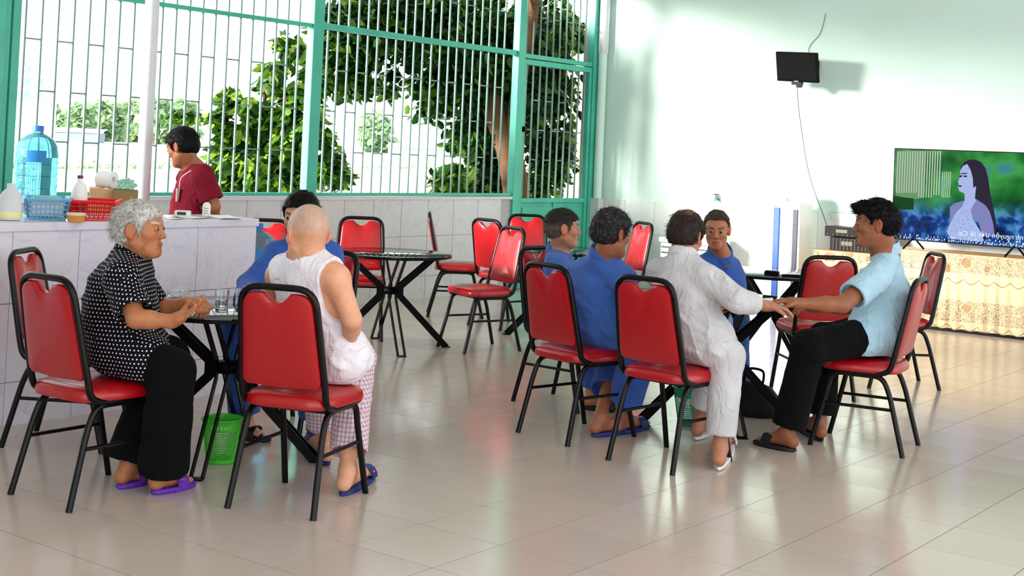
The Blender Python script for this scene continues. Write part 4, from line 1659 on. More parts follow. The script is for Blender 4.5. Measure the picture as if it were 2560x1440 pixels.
def mesh_sdf(prims, lo, hi, h, zones=((), (), ()), post=None):
    ax = [axis(lo[i], hi[i], h, zones[i]) for i in range(3)]
    D = np.full([len(a) for a in ax], .5, dtype=np.float32)
    for p in prims:
        b0, b1 = p.bbox(max(p.k, h) + .02)
        sl = []
        for i in range(3):
            i0 = max(0, np.searchsorted(ax[i], b0[i]) - 1)
            i1 = min(len(ax[i]), np.searchsorted(ax[i], b1[i]) + 1)
            sl.append(slice(i0, i1))
        if any(s.stop <= s.start for s in sl):
            continue
        X, Y, Z = ax[0][sl[0]][:, None, None], ax[1][sl[1]][None, :, None], ax[2][sl[2]][None, None, :]
        d = p.d(X, Y, Z)
        S = D[tuple(sl)]
        k = p.k
        if p.op == 'u':
            hh = np.maximum(k - np.abs(S - d), 0) / k
            S[...] = np.minimum(S, d) - hh * hh * k * .25
        else:
            d = -d
            hh = np.maximum(k - np.abs(S - d), 0) / k
            S[...] = np.maximum(S, d) + hh * hh * k * .25
    if post:
        X, Y, Z = ax[0][:, None, None], ax[1][None, :, None], ax[2][None, None, :]
        D = post(D, X, Y, Z)
    D[[0, -1]] = .5
    D[:, [0, -1]] = .5
    D[:, :, [0, -1]] = .5
    # surface nets
    I = D < 0
    c = I[:-1, :-1, :-1].astype(np.int8)
    tot = np.zeros_like(c)
    for dx in (0, 1):
        for dy in (0, 1):
            for dz in (0, 1):
                tot += I[dx:I.shape[0] - 1 + dx, dy:I.shape[1] - 1 + dy, dz:I.shape[2] - 1 + dz]
    act = (tot > 0) & (tot < 8)
    idx = np.argwhere(act)
    vid = np.full(act.shape, -1, dtype=np.int32)
    vid[act] = np.arange(len(idx))
    cor = [(dx, dy, dz) for dx in (0, 1) for dy in (0, 1) for dz in (0, 1)]
    vals = np.stack([D[idx[:, 0] + a, idx[:, 1] + b, idx[:, 2] + q] for a, b, q in cor], 1)
    pos = np.stack([np.stack([ax[0][idx[:, 0] + a], ax[1][idx[:, 1] + b], ax[2][idx[:, 2] + q]], 1) for a, b, q in cor], 1)
    acc = np.zeros((len(idx), 3))
    cnt = np.zeros(len(idx))
    for i in range(8):
        for j in range(i + 1, 8):
            if sum(abs(cor[i][q] - cor[j][q]) for q in range(3)) != 1:
                continue
            a, b = vals[:, i], vals[:, j]
            m = (a < 0) != (b < 0)
            t = np.where(m, a / np.where(m, a - b, 1), 0)
            acc += np.where(m[:, None], pos[:, i] + t[:, None] * (pos[:, j] - pos[:, i]), 0)
            cnt += m
    Vt = acc / np.maximum(cnt, 1)[:, None]
    faces = []
    for a in range(3):
        s0 = [slice(None)] * 3
        s1 = [slice(None)] * 3
        s0[a] = slice(0, -1)
        s1[a] = slice(1, None)
        A, Bq = I[tuple(s0)], I[tuple(s1)]
        e = np.argwhere(A != Bq)
        b, c2 = (a + 1) % 3, (a + 2) % 3
        ok = (e[:, b] > 0) & (e[:, c2] > 0) & (e[:, b] < D.shape[b] - 1) & (e[:, c2] < D.shape[c2] - 1)
        e = e[ok]
        q = []
        for db, dc in ((-1, -1), (0, -1), (0, 0), (-1, 0)):
            f = e.copy()
            f[:, b] += db
            f[:, c2] += dc
            q.append(vid[f[:, 0], f[:, 1], f[:, 2]])
        q = np.stack(q, 1)
        fl = A[e[:, 0], e[:, 1], e[:, 2]]
        q = np.where(fl[:, None], q, q[:, ::-1])
        faces.append(q)
    F = np.concatenate(faces)
    F = F[(F >= 0).all(1)]
    return Vt, F


def bounds(prims, pad=.03):
    lo = np.min([p.bbox(0)[0] for p in prims if p.op == 'u'], 0) - pad
    hi = np.max([p.bbox(0)[1] for p in prims if p.op == 'u'], 0) + pad
    return lo, hi


def put(name, V, F, m, parent, col=None):
    me = bpy.data.meshes.new(name)
    fast_mesh(me, V, F, True)
    me.materials.append(M[m] if isinstance(m, str) else m)
    if col is not None:
        at_ = me.color_attributes.new('Col', 'FLOAT_COLOR', 'POINT')
        at_.data.foreach_set('color', np.ascontiguousarray(np.concatenate([col, np.ones((len(col), 1))], 1), dtype=np.float32).ravel())
    o = bpy.data.objects.new(name, me)
    COL.objects.link(o)
    o.parent = parent
    return o


def mk_skin():
    m = mat('skin', (.5, .3, .2, 1), .48, spec=.4, sss=.12)
    t = NT(m)
    a = t.n('ShaderNodeAttribute')
    a.attribute_name = 'Col'
    n = t.noise(45, 4)
    n2 = t.noise(9, 3)
    f = t.math('ADD', t.math('MULTIPLY', n, .35), t.math('MULTIPLY', n2, .25))
    mx = t.n('ShaderNodeMix', data_type='RGBA', blend_type='MULTIPLY')
    mx.inputs[0].default_value = 1
    t.l(a.outputs['Color'], mx.inputs[6])
    t.l(t.ramp(f, [(.15, (.78, .72, .68, 1)), (.45, (1.08, 1.05, 1.02, 1))]), mx.inputs[7])
    t.l(mx.outputs[2], t.b.inputs['Base Color'])
    t.bump(t.noise(160, 3), .12, .002)


def mk_hair():
    m = mat('hair', (.02, .02, .02, 1), .55, spec=.14)
    t = NT(m)
    a = t.n('ShaderNodeAttribute')
    a.attribute_name = 'Col'
    n = t.noise(90, 3, t.scale(t.obj(), 1, 1, .35), dist=1.5)
    mx = t.n('ShaderNodeMix', data_type='RGBA', blend_type='MULTIPLY')
    mx.inputs[0].default_value = 1
    t.l(a.outputs['Color'], mx.inputs[6])
    t.l(t.ramp(n, [(.3, (.55, .55, .55, 1)), (.7, (1.3, 1.3, 1.3, 1))]), mx.inputs[7])
    t.l(mx.outputs[2], t.b.inputs['Base Color'])
    t.bump(n, .5, .004)


mk_skin()
mk_hair()


def cloth(name, c, rough=.8, fold=.35, pattern=None, c2=None):
    m = mat(name, c, rough, spec=.2, sheen=0 if sum(c[:3]) < .3 else .12)
    t = NT(m)
    n = t.noise(6, 3, dist=.6)
    base = c
    if pattern:
        geo = t.n('ShaderNodeNewGeometry')
        sp = t.n('ShaderNodeSeparateXYZ')
        t.l(geo.outputs['Position'], sp.inputs[0])
        sn = t.n('ShaderNodeSeparateXYZ')
        t.l(geo.outputs['Normal'], sn.inputs[0])
        P_ = [sp.outputs[i] for i in range(3)]
        # rotate horizontal coordinates to the two axes that face the lens and lie across it
        u = t.math('ADD', t.math('MULTIPLY', P_[0], .80), t.math('MULTIPLY', P_[1], .60))
        w = t.math('SUBTRACT', t.math('MULTIPLY', P_[1], .80), t.math('MULTIPLY', P_[0], .60))
        nu = t.math('ABSOLUTE', t.math('ADD', t.math('MULTIPLY', sn.outputs[0], .80), t.math('MULTIPLY', sn.outputs[1], .60)))
        nw = t.math('ABSOLUTE', t.math('SUBTRACT', t.math('MULTIPLY', sn.outputs[1], .80), t.math('MULTIPLY', sn.outputs[0], .60)))
        nz = t.math('ABSOLUTE', sn.outputs[2])
        useu = t.math('MULTIPLY', t.math('GREATER_THAN', nu, nw), t.math('GREATER_THAN', nu, nz))
        usez = t.math('MULTIPLY', t.math('GREATER_THAN', nz, nu), t.math('GREATER_THAN', nz, nw))
        def sel(a, b, q):
            return t.math('ADD', t.math('ADD', t.math('MULTIPLY', a, t.math('SUBTRACT', 1, t.math('ADD', useu, usez))), t.math('MULTIPLY', b, useu)), t.math('MULTIPLY', q, usez))
        A = sel(u, w, u)
        Bc = sel(P_[2], P_[2], w)
        if pattern == 'dots':
            s = 1 / .017
            a = t.math('MULTIPLY', A, s)
            b = t.math('MULTIPLY', Bc, s)
            row = t.math('MULTIPLY', t.math('FLOOR', b), .5)
            fa = t.math('SUBTRACT', t.math('FRACT', t.math('ADD', a, row)), .5)
            fb = t.math('SUBTRACT', t.math('FRACT', b), .5)
            d = t.math('ADD', t.math('MULTIPLY', fa, fa), t.math('MULTIPLY', fb, fb))
            f = t.math('LESS_THAN', d, .034)
        else:
            s = 1 / .018
            a = t.math('LESS_THAN', t.math('ABSOLUTE', t.math('SUBTRACT', t.math('FRACT', t.math('MULTIPLY', A, s)), .5)), .16)
            b = t.math('LESS_THAN', t.math('ABSOLUTE', t.math('SUBTRACT', t.math('FRACT', t.math('MULTIPLY', Bc, s)), .5)), .16)
            f = t.math('MINIMUM', t.math('ADD', t.math('MULTIPLY', a, .6), t.math('MULTIPLY', b, .5)), 1)
        t.l(t.mix(f, c, c2), t.b.inputs['Base Color'])
    else:
        t.l(t.ramp(n, [(.3, tuple(x * .86 for x in c[:3]) + (1,)), (.7, tuple(min(1, x * 1.08) for x in c[:3]) + (1,))]), t.b.inputs['Base Color'])
    b1 = t.noise(9, 4, t.scale(t.obj(), 1, 1, .6), .55, 1.8)
    b1 = t.math('ABSOLUTE', t.math('SUBTRACT', b1, .5))
    t.bump(b1, min(1, fold * 2), .035)
    return m


cloth('dotted_cloth', rgb(10, 9, 17), .85, .2, 'dots', rgb(232, 228, 240))
cloth('black_cloth', rgb(5, 5, 6), .95, .3)
cloth('white_cloth', rgb(236, 232, 240), .8)
cloth('check_cloth', rgb(228, 206, 216), .8, .3, 'check', rgb(158, 116, 138))
cloth('maroon_cloth', rgb(124, 16, 40), .8)
cloth('blue_cloth', rgb(60, 100, 176), .75)
cloth('deep_blue_cloth', rgb(50, 88, 168), .75)
cloth('grey_cloth', rgb(200, 199, 202), .78)
cloth('polo_cloth', rgb(168, 205, 222), .8)
cloth('jeans_cloth', rgb(52, 92, 140), .85)
mat('sandal_blue', rgb(24, 44, 112), .5)
mat('sandal_black', rgb(18, 16, 18), .45)
mat('sandal_white', rgb(228, 230, 230), .45)
mat('eye_white', rgb(225, 218, 210), .15)


def hash01(V, s):
    return vnoise(V[:, 0] * s + 50, V[:, 1] * s + 50, V[:, 2] * s + 50)


def person(label, S):
    P = {k: V3(v) for k, v in S['j'].items()}
    root = empty('person', label, 'person', (P['P'][0], P['P'][1], 0), 0, None)
    org = np.array([P['P'][0], P['P'][1], 0.])
    for k in P:
        P[k] = P[k] - org
    fat = S.get('fat', 1.0)
    U = P['N'] - P['P']
    U /= np.linalg.norm(U)
    Rt = P['RS'] - P['LS']
    Rt /= np.linalg.norm(Rt)
    Fw = np.cross(U, Rt)
    Fw /= np.linalg.norm(Fw)
    R3 = np.stack([Rt, Fw, U], 1)
    Uc = P['N'] - P['C']
    Uc /= np.linalg.norm(Uc)
    Fc = np.cross(Uc, Rt)
    Fc /= np.linalg.norm(Fc)
    Rc = np.stack([Rt, Fc, Uc], 1)
    hipw = S.get('hipw', .09)
    hr = Fw * 0
    Rh = V3(S['hipdir']) if 'hipdir' in S else Rt * [1, 1, 0]
    Rh = Rh / np.linalg.norm(Rh)
    LH, RH_ = P['P'] - Rh * hipw, P['P'] + Rh * hipw
    mid = P['P'] * .5 + P['C'] * .5
    sw = S.get('sw', 1)

    def torso(e, k=.06):
        return [ell(P['P'] + U * .01, R3, (.165 * sw + e, .12 * fat + e, .115 + e), k),
                ell(mid - Fw * .0 + Fw * (.02 * (fat - 1)), R3, (.142 * sw * (.5 + .5 * fat) + e, .108 * fat + e, .16 + e), k),
                ell(P['C'], Rc, (.160 * sw + e, .112 * (.6 + .4 * fat) + e, .175 + e), k),
                cap(P['LS'], P['RS'], .052 + e * .8, .052 + e * .8, k),
                cap(P['N'] - Uc * .01, (P['LS'] * .7 + P['N'] * .3), .052 + e * .7, .05 + e * .8, k),
                cap(P['N'] - Uc * .01, (P['RS'] * .7 + P['N'] * .3), .052 + e * .7, .05 + e * .8, k)]

    # ---------- head frame
    hd = S['head']
    H = P['H']
    ph = math.radians(hd['phi'])
    f0 = V3(FH) * math.cos(ph) + V3(RH) * math.sin(ph)
    pt = math.radians(hd.get('pitch', 0))
    hf = f0 * math.cos(pt) + np.array([0, 0, 1.]) * math.sin(pt)
    hrt = np.cross(hf, [0, 0, 1.])
    hrt /= np.linalg.norm(hrt)
    hu = np.cross(hrt, hf)
    rl = math.radians(hd.get('roll', 0))
    hrt, hu = hrt * math.cos(rl) + hu * math.sin(rl), -hrt * math.sin(rl) + hu * math.cos(rl)
    sc = hd.get('s', 1.0)
    HR = np.stack([hrt, hf, hu], 1)

    def L(x, y, z):
        return H + (hrt * x + hf * y + hu * z) * sc

    def he(c, r, k=.02, op='u', rot=None):
        return ell(L(*c), HR if rot is None else HR @ rot, [q * sc for q in r], k * sc, op)

    def hc(a, b, ra, rb, k=.015, op='u'):
        return cap(L(*a), L(*b), ra * sc, rb * sc, k * sc, op)

    thin = hd.get('thin', 1.0)
    head = [he((0, -.014, .030), (.075, .097, .086), .03),
            he((0, .022, .0), (.066 * thin, .066, .088), .03),
            he((0, .030, -.062), (.053 * thin, .052, .045), .03),
            hc((-.012, .071, -.099), (.012, .071, -.099), .017, .017, .03),
            hc((-.050 * thin, -.002, -.055), (-.018, .058, -.092), .014, .014, .03),
            hc((.050 * thin, -.002, -.055), (.018, .058, -.092), .014, .014, .03),
            he((-.044 * thin, .058, -.022), (.019, .020, .016), .022), he((.044 * thin, .058, -.022), (.019, .020, .016), .022),
            hc((-.036, .078, .026), (.036, .078, .026), .009, .009, .018),
            he((-.031, .098, .004), (.017, .014, .012), .012, 's'), he((.031, .098, .004), (.017, .014, .012), .012, 's'),
            hc((0, .084, .016), (0, .103, -.026), .007, .011, .012),
            he((-.012, .098, -.032), (.009, .011, .008), .007), he((.012, .098, -.032), (.009, .011, .008), .007),
            hc((-.019, .083, -.062), (0, .093, -.059), .0055, .0068, .006), hc((.019, .083, -.062), (0, .093, -.059), .0055, .0068, .006),
            hc((-.016, .083, -.072), (.016, .083, -.072), .0075, .0075, .007),
            he((0, .086, -.080), (.012, .009, .006), .01),
            hc((-.021, .090, -.066), (.021, .090, -.066), .0018, .0018, .002, 's'),
            he((-.031, .083, .003), (.0145, .012, .0105), .004), he((.031, .083, .003), (.0145, .012, .0105), .004),
            he((-.031, .094, .003), (.0115, .008, .0028), .0015, 's'), he((.031, .094, .003), (.0115, .008, .0028), .0015, 's')]
    for s in (-1, 1):
        a = .35 * s
        rot = np.array([[math.cos(a), -math.sin(a), 0], [math.sin(a), math.cos(a), 0], [0, 0, 1.]])
        head += [he((s * .080, -.012, -.002), (.008, .019, .033), .006, 'u', rot), he((s * .078, -.006, -.026), (.007, .011, .014), .008),
                 he((s * .089, -.006, .002), (.006, .010, .020), .004, 's', rot)]
    neck = [cap(L(0, -.022, -.05), P['N'] + Uc * .0, .050 * sc * S.get('neckw', 1), .056 * S.get('neckw', 1), .035), cap(L(0, .008, -.085), P['N'] + Fc * .03, .034 * sc, .05, .03)]

    # ---------- hands
    def hand(W, D_, palm, curl, spread=.12, side=1, sc_=1.0):
        D_ = V3(D_) / np.linalg.norm(D_)
        pn = V3(palm)
        pn = pn - D_ * (pn @ D_)
        pn /= np.linalg.norm(pn)
        sd_ = np.cross(D_, pn) * side
        Rm = np.stack([sd_, D_, pn], 1)
        c = W + D_ * .045 * sc_
        out = [ell(c, Rm, (.040 * sc_, .050 * sc_, .016 * sc_), .015), cap(W - D_ * .01, W + D_ * .03 * sc_, .024, .026, .02)]
        tips = []
        for i, (o, ln) in enumerate(((-.029, .066), (-.010, .078), (.010, .073), (.028, .058))):
            p = W + D_ * (.085 - abs(i - 1.3) * .004) * sc_ + sd_ * o * sc_
            ang = 0
            dirv = D_ + sd_ * (i - 1.5) * spread * .5
            dirv /= np.linalg.norm(dirv)
            r0 = .0098 * sc_
            for sgm, fr_ in enumerate((.45, .32, .23)):
                ang += math.radians(curl * (1, 1.15, .8)[sgm])
                dd = dirv * math.cos(ang) + pn * math.sin(ang)
                q = p + dd * ln * fr_ * 1.15 * sc_
                out.append(cap(p, q, r0, r0 * .93, .004))
                p = q
                r0 *= .93
            tips.append(p)
        p = W + D_ * .022 * sc_ - sd_ * .03 * sc_
        dd = (D_ * .75 - sd_ * .65 + pn * .35)
        dd /= np.linalg.norm(dd)
        q = p + dd * .040 * sc_
        out.append(cap(p, q, .0135 * sc_, .0115 * sc_, .012))
        d2 = D_ * .85 + pn * (.3 + curl / 90) - sd_ * .1
        d2 /= np.linalg.norm(d2)
        out.append(cap(q, q + d2 * .032 * sc_, .0112 * sc_, .0095 * sc_, .005))
        return out

    hs = S.get('hands', {})
    hands = []
    for s in 'LR':
        W, E_ = P[s + 'W'], P[s + 'E']
        h_ = hs.get(s, {})
        D_ = V3(h_.get('dir', W - E_))
        hands += hand(W, D_, h_.get('palm', (0, 0, -1)), h_.get('curl', 18), h_.get('spread', .12), 1 if s == 'R' else -1, h_.get('s', 1.0))
    arms = []
    am = S.get('arm', 1.0)
    for s in 'LR':
        sh, e_, w_ = P[s + 'S'], P[s + 'E'], P[s + 'W']
        arms += [cap(sh, e_, .050 * am, .038 * am, .03), cap(e_, e_ * .65 + w_ * .35, .037 * am, .036 * am, .02), cap(e_ * .65 + w_ * .35, w_, .035 * am, .024, .02)]
    legs = []
    for s, hp in (('L', LH), ('R', RH_)):
        k_, a_, t_ = P[s + 'K'], P[s + 'A'], P[s + 'T']
        legs += [cap(hp, k_, .082, .056, .05), cap(k_, k_ * .65 + a_ * .35, .054, .052, .03), cap(k_ * .65 + a_ * .35, a_, .05, .033, .02)]
        fd = (t_ - a_) * [1, 1, 0]
        fl_ = np.linalg.norm(fd)
        fd = fd / max(fl_, 1e-6)
        hl = a_ - fd * .035
        hl = np.array([hl[0], hl[1], a_[2] - .045])
        tz = t_[2]
        ball = np.array([*(a_ + fd * (fl_ - .055))[:2], tz])
        side = np.array([-fd[1], fd[0], 0]) * (1 if s == 'L' else -1)
        legs += [cap(a_, hl, .033, .030, .02), cap(a_ + fd * .01, ball, .032, .020, .03), cap(hl, ball, .028, .022, .02)]
        for q in range(5):
            o = (q - 2) * .0165
            ln = (.030, .024, .022, .018, .014)[q] + .01
            b0 = ball + side * -o
            legs.append(cap(b0 - fd * .02, b0 + fd * ln - np.array([0, 0, .004]), .013, .0105 if q else .013, .006))
    prims = torso(0) + neck + arms + hands + legs + head
    lo, hi = bounds(prims, .02)
    lo[2] = max(lo[2], -.01)
    zn = []
    hb = [H - .135 * sc, H + .13 * sc]
    zn.append((hb[0], hb[1], .0034 if hd.get('fine', True) else .006))
    for s in 'LR':
        if hs.get(s, {}).get('fine', True) and s in hs:
            W = P[s + 'W']
            D_ = V3(hs[s].get('dir', W - P[s + 'E']))
            D_ /= np.linalg.norm(D_)
            c = W + D_ * .08
            zn.append((c - .11, c + .11, .0048))
    zones = [[(a[i], b[i], hh) for a, b, hh in zn] for i in range(3)]
    Vb, Fb = mesh_sdf(prims, lo, hi, .012, zones)
    # colours
    sk = np.array(rgb(*S['skin'])[:3])
    col = np.tile(sk, (len(Vb), 1))
    loc = (Vb - H) @ HR / sc
    inh = (np.abs(loc) < .14).all(1)
    x, y, z = loc.T
    lip = inh & (np.abs(x) < .024) & (y > .078) & (z < -.055) & (z > -.081)
    col[lip] = sk * [.84, .66, .64]
    red = inh & ((np.abs(x) > .073) & (np.abs(y) < .04))
    col[red] = col[red] * [1.08, .86, .82]
    spots = hd.get('spots', 0)
    if spots:
        nn = hash01(Vb, 40)
        m_ = inh & (nn > .80)
        col[m_] *= .78
    hc_ = np.array(rgb(*hd['hair'])[:3])
    if hd.get('brow', True):
        bw = inh & (np.abs(np.abs(x) - .033) < .02) & (y > .07) & (np.abs(z - .028 - .004 * np.sin((np.abs(x) - .033) * 60)) < .0048)
        col[bw] = hc_ * .8 + sk * .2
    st = hd.get('stubble', 0)
    if st:
        m_ = inh * np.clip((z - hd.get('stz', .03) + .02 * (y < .02)) / .03, 0, 1) * (y < .085) * (.55 + .45 * hash01(Vb, 260)) * st
        col = col * (1 - m_[:, None]) + hc_ * m_[:, None]
    put('body', Vb, Fb, 'skin', root, col)
    # eyes
    for s in (-1, 1):
        ic = []
        e = B().lathe([(.0001, -.0118)] + [(.0118 * math.sin(PI * i / 10), -.0118 * math.cos(PI * i / 10)) for i in range(1, 10)] + [(.0001, .0118)], n=12, caps=False)
        vv = np.array(e.v) * sc
        dirv = L(s * .031, .0835, .003) - L(0, 0, 0)
        Rm = np.stack([hrt, hu, hf], 1)
        w = vv @ Rm.T + L(s * .031, .0835, .003)
        cc = np.where((vv[:, 2:3] > .0095 * sc), np.array([[.02, .012, .008]]), np.array([[.30, .26, .24]]))
        o = put('eye', w, np.array([f for f in e.f if len(f) == 4]), 'eye_m', root, cc)
    # ---------- hair
    style = hd.get('style', 'short')
    if style != 'bald':
        th = hd.get('th', .012)
        pts = hd.get('line') or [(-.12, -.062), (-.075, -.062), (-.035, -.05), (-.02, -.03), (.0, -.02), (.020, -.022), (.032, .0), (.040, .028), (.048, .046), (.09, .060)]
        ly, lz = [q[0] for q in pts], [q[1] for q in pts]
        hp = [he((0, -.016, .032), (.075 + th, .097 + th, .086 + th * 1.4), .03), he((0, .026, .030), (.064 + th * .9, .066 + th * .55, .062 + th * 1.2), .03),
              he((0, -.045, -.01), (.068 + th * .8, .062 + th * .8, .07), .03)]
        for q in hd.get('extra', []):
            hp.append(he(*q))
        lo2, hi2 = bounds(hp, .02)

        def post(D, X, Y, Z):
            px, py, pz = X - H[0], Y - H[1], Z - H[2]
            lx = (px * hrt[0] + py * hrt[1] + pz * hrt[2]) / sc
            ly_ = (px * hf[0] + py * hf[1] + pz * hf[2]) / sc
            lz_ = (px * hu[0] + py * hu[1] + pz * hu[2]) / sc
            zm = np.interp(ly_, ly, lz)
            jag = (vnoise(lx * 140 + 20, ly_ * 140 + 20, lz_ * 20 + 5) - .5) * hd.get('jag', .012)
            fr2 = (vnoise(lx * 150 + 9, ly_ * 60 + 3, lz_ * 60 + 7) - .5) * hd.get('rough', .006) + (vnoise(lx * 40 + 9, ly_ * 40 + 3, lz_ * 40 + 7) - .5) * hd.get('lump', .006)
            cut = (zm + jag) - lz_
            ear = .034 - np.sqrt((ly_ + .008) ** 2 + (lz_ + .002) ** 2 * .75) - .006
            ear = np.where(np.abs(lx) > .066, ear, -1)
            return np.maximum(np.maximum(D + fr2, cut * sc * .8), ear * sc)
        Vh, Fh = mesh_sdf(hp, lo2, hi2, .0042, post=post)
        cv = np.tile(hc_, (len(Vh), 1))
        l2 = (Vh - H) @ HR / sc
        if 'side' in hd:                       # greyer sides
            g_ = np.array(rgb(*hd['side'])[:3])
            m_ = np.clip((.045 - l2[:, 2]) / .04, 0, 1)[:, None]
            cv = cv * (1 - m_) + g_ * m_
        if 'crown' in hd:                      # thinning crown shows scalp
            g_ = sk * .8
            dd = np.linalg.norm((l2 - np.array(hd['crown'])) / np.array([.05, .045, .05]), axis=1)
            m_ = (np.clip(1.3 - dd, 0, 1) * (hash01(Vh, 120) > .35))[:, None]
            cv = cv * (1 - m_) + g_ * m_
        if 'mixc' in hd:
            g_ = np.array(rgb(*hd['mixc'])[:3])
            m_ = (hash01(Vh, 170) > hd.get('mixt', .55))[:, None].astype(float) * .8
            cv = cv * (1 - m_) + g_ * m_
        # strands
        nst = hd.get('strands', 900)
        rg = np.random.default_rng(5)
        me_n = None
        if nst:
            Fq = Fh
            pick = rg.integers(0, len(Fq), nst)
            a, b, c, d = [Vh[Fq[pick, i]] for i in range(4)]
            ctr = (a + b + c + d) / 4
            nn = np.cross(c - a, d - b)
            nn /= np.linalg.norm(nn, axis=1)[:, None] + 1e-9
            ok = ((ctr - H) @ hu / sc > .0 + hd.get('sz', -.04))
            ctr, nn = ctr[ok], nn[ok]
            n = len(ctr)
            flow = -hu[None] * .5 + hf[None] * hd.get('flow', .3) + rg.normal(size=(n, 3)) * .35
            dv_ = nn * hd.get('lift', .5) + flow
            dv_ /= np.linalg.norm(dv_, axis=1)[:, None]
            ln = (hd.get('len', .018) * (.5 + rg.random(n)))[:, None]
            sdv = np.cross(dv_, rg.normal(size=(n, 3)))
            sdv /= np.linalg.norm(sdv, axis=1)[:, None]
            w = .0011
            v0, v1 = ctr + sdv * w, ctr - sdv * w
            v2, v3 = ctr + dv_ * ln - sdv * w * .3, ctr + dv_ * ln + sdv * w * .3
            SV = np.stack([v0, v1, v2, v3], 1).reshape(-1, 3)
            SF = np.arange(4 * n).reshape(-1, 4) + len(Vh)
            scv = np.repeat(cv[Fq[pick[ok], 0]], 4, axis=0)
            Vh = np.concatenate([Vh, SV])
            Fh = np.concatenate([Fh, SF])
            cv = np.concatenate([cv, scv])
        put('hair', Vh, Fh, 'hair', root, cv)

    # ---------- clothes
    def folds(X, Y, Z, A, s, dv):
        d1 = (X * dv[0] + Y * dv[1] + Z * dv[2])
        n = vnoise(X * s + 40, Y * s + 40, Z * s * .8 + 40)
        n2 = vnoise(X * s * 2.3 + 10 + d1 * 3, Y * s * 2.3 + 10, Z * s * 2.3 + 10 + d1 * 6)
        w1 = vnoise(X * 5 + 3, Y * 5 + 9, Z * 5 + 1)
        ph1 = (X * dv[0] * .8 + Y * dv[1] * .5 + Z * 1.0) / .075 + w1 * 5
        ph2 = (X * .9 - Y * .7 + Z * .9) / .11 + n * 4
        rg1 = (1 - np.abs(np.sin(ph1))) ** 2 * np.clip(n * 2.4 - .9, 0, 1)
        rg2 = (1 - np.abs(np.sin(ph2))) ** 2 * np.clip(w1 * 2.4 - .9, 0, 1)
        return (1 - np.abs(2 * n2 - 1) - .5) * A * .45 + (rg1 + rg2) * -A * 1.1 + A * .3

    sh = S['shirt']
    tr0 = S['trousers'].get('r', (.102,))[0]
    e = sh.get('e', .016)
    tp = torso(e, .05)
    ext = []
    for s in 'LR':
        a, b, c = P[s + 'S'], P[s + 'E'], P[s + 'W']
        r0, r1 = sh.get('r', (.068, .062))
        if sh['sleeve'] == 'short':
            f_ = sh.get('len', .78)
            end = a + (b - a) * f_
            ax_ = (b - a) / np.linalg.norm(b - a)
            tp.append(cap(a, end, r0, r1 + .006, .035))
            ext.append((end, ax_))
        elif sh['sleeve'] == 'long':
            f_ = sh.get('len', .86)
            tp.append(cap(a, b, r0, r1, .035))
            end = b + (c - b) * f_
            tp.append(cap(b, end, r1, sh.get('cuff', .044), .02))
            ext.append((end, (c - b) / np.linalg.norm(c - b)))
    for q in sh.get('extra', []):
        tp.append(q(P))
    if sh.get('over'):       # untucked skirt of the shirt over hips and thighs
        for hp_, k_ in ((LH, P['LK']), (RH_, P['RK'])):
            tp.append(cap(hp_, hp_ + (k_ - hp_) * sh['over'], tr0 + .014, tr0 + .010, .05))
    if sh.get('collar'):
        na, nb_ = P['N'] - Uc * .015, P['N'] + Uc * .035 + (H - P['N']) * .12
        nax = (nb_ - na) / np.linalg.norm(nb_ - na)

        def fcol(X, Y, Z):
            px, py, pz = X - na[0], Y - na[1], Z - na[2]
            h_ = px * nax[0] + py * nax[1] + pz * nax[2]
            fw_ = px * Fc[0] + py * Fc[1] + pz * Fc[2]
            r_ = np.sqrt(np.maximum(px ** 2 + py ** 2 + pz ** 2 - h_ ** 2, 0))
            return np.maximum(np.abs(r_ - (.082 - h_ * .16)) - .0062, np.abs(h_ - .056 + .45 * np.maximum(fw_, 0)) - sh.get('ch', .026))
        tp.append(Prim('fn', fcol, na - .1, na + .13, k=.006))
    lo3, hi3 = bounds([q for q in tp if q.kind != 'fn'], .04)
    hem = P['P'] + U * sh.get('hem', -.06) + Fw * 0
    fdv = V3(sh.get('fdir', (1, 1, .6)))
    fa = sh.get('fold', .008) * 1.5

    def post_s(D, X, Y, Z):
        w_ = 1.0
        w_ = np.clip(np.sqrt((X - P['N'][0]) ** 2 + (Y - P['N'][1]) ** 2 + (Z - P['N'][2]) ** 2) / .16 - .45, .05, 1)
        if sh.get('over'):
            w_ = np.minimum(w_, np.clip((Z - sh.get('zmin', .46)) / .08, .1, 1))
        for end, ax_ in ext:
            w_ = np.minimum(w_, np.clip(np.sqrt((X - end[0]) ** 2 + (Y - end[1]) ** 2 + (Z - end[2]) ** 2) / .16 - .35, .05, 1))
        D = D + folds(X, Y, Z, fa, sh.get('fs', 9), fdv) * w_
        if not sh.get('over'):
            D = np.maximum(D, -((X - hem[0]) * U[0] + (Y - hem[1]) * U[1] + (Z - hem[2]) * U[2]))
        else:
            D = np.maximum(D, sh.get('zmin', .46) - Z)
        # neck opening
        nk = cap(P['N'] - Uc * .05 + Fc * sh.get('vdrop', .0), P['N'] + Uc * .12, .054 + sh.get('vw', .0), .068 + sh.get('vw', 0))
        D = np.maximum(D, -nk.d(X, Y, Z))
        ab = (X - P['N'][0]) * Uc[0] + (Y - P['N'][1]) * Uc[1] + (Z - P['N'][2]) * Uc[2]
        if not sh.get('collar'):
            D = np.maximum(D, ab - .03)
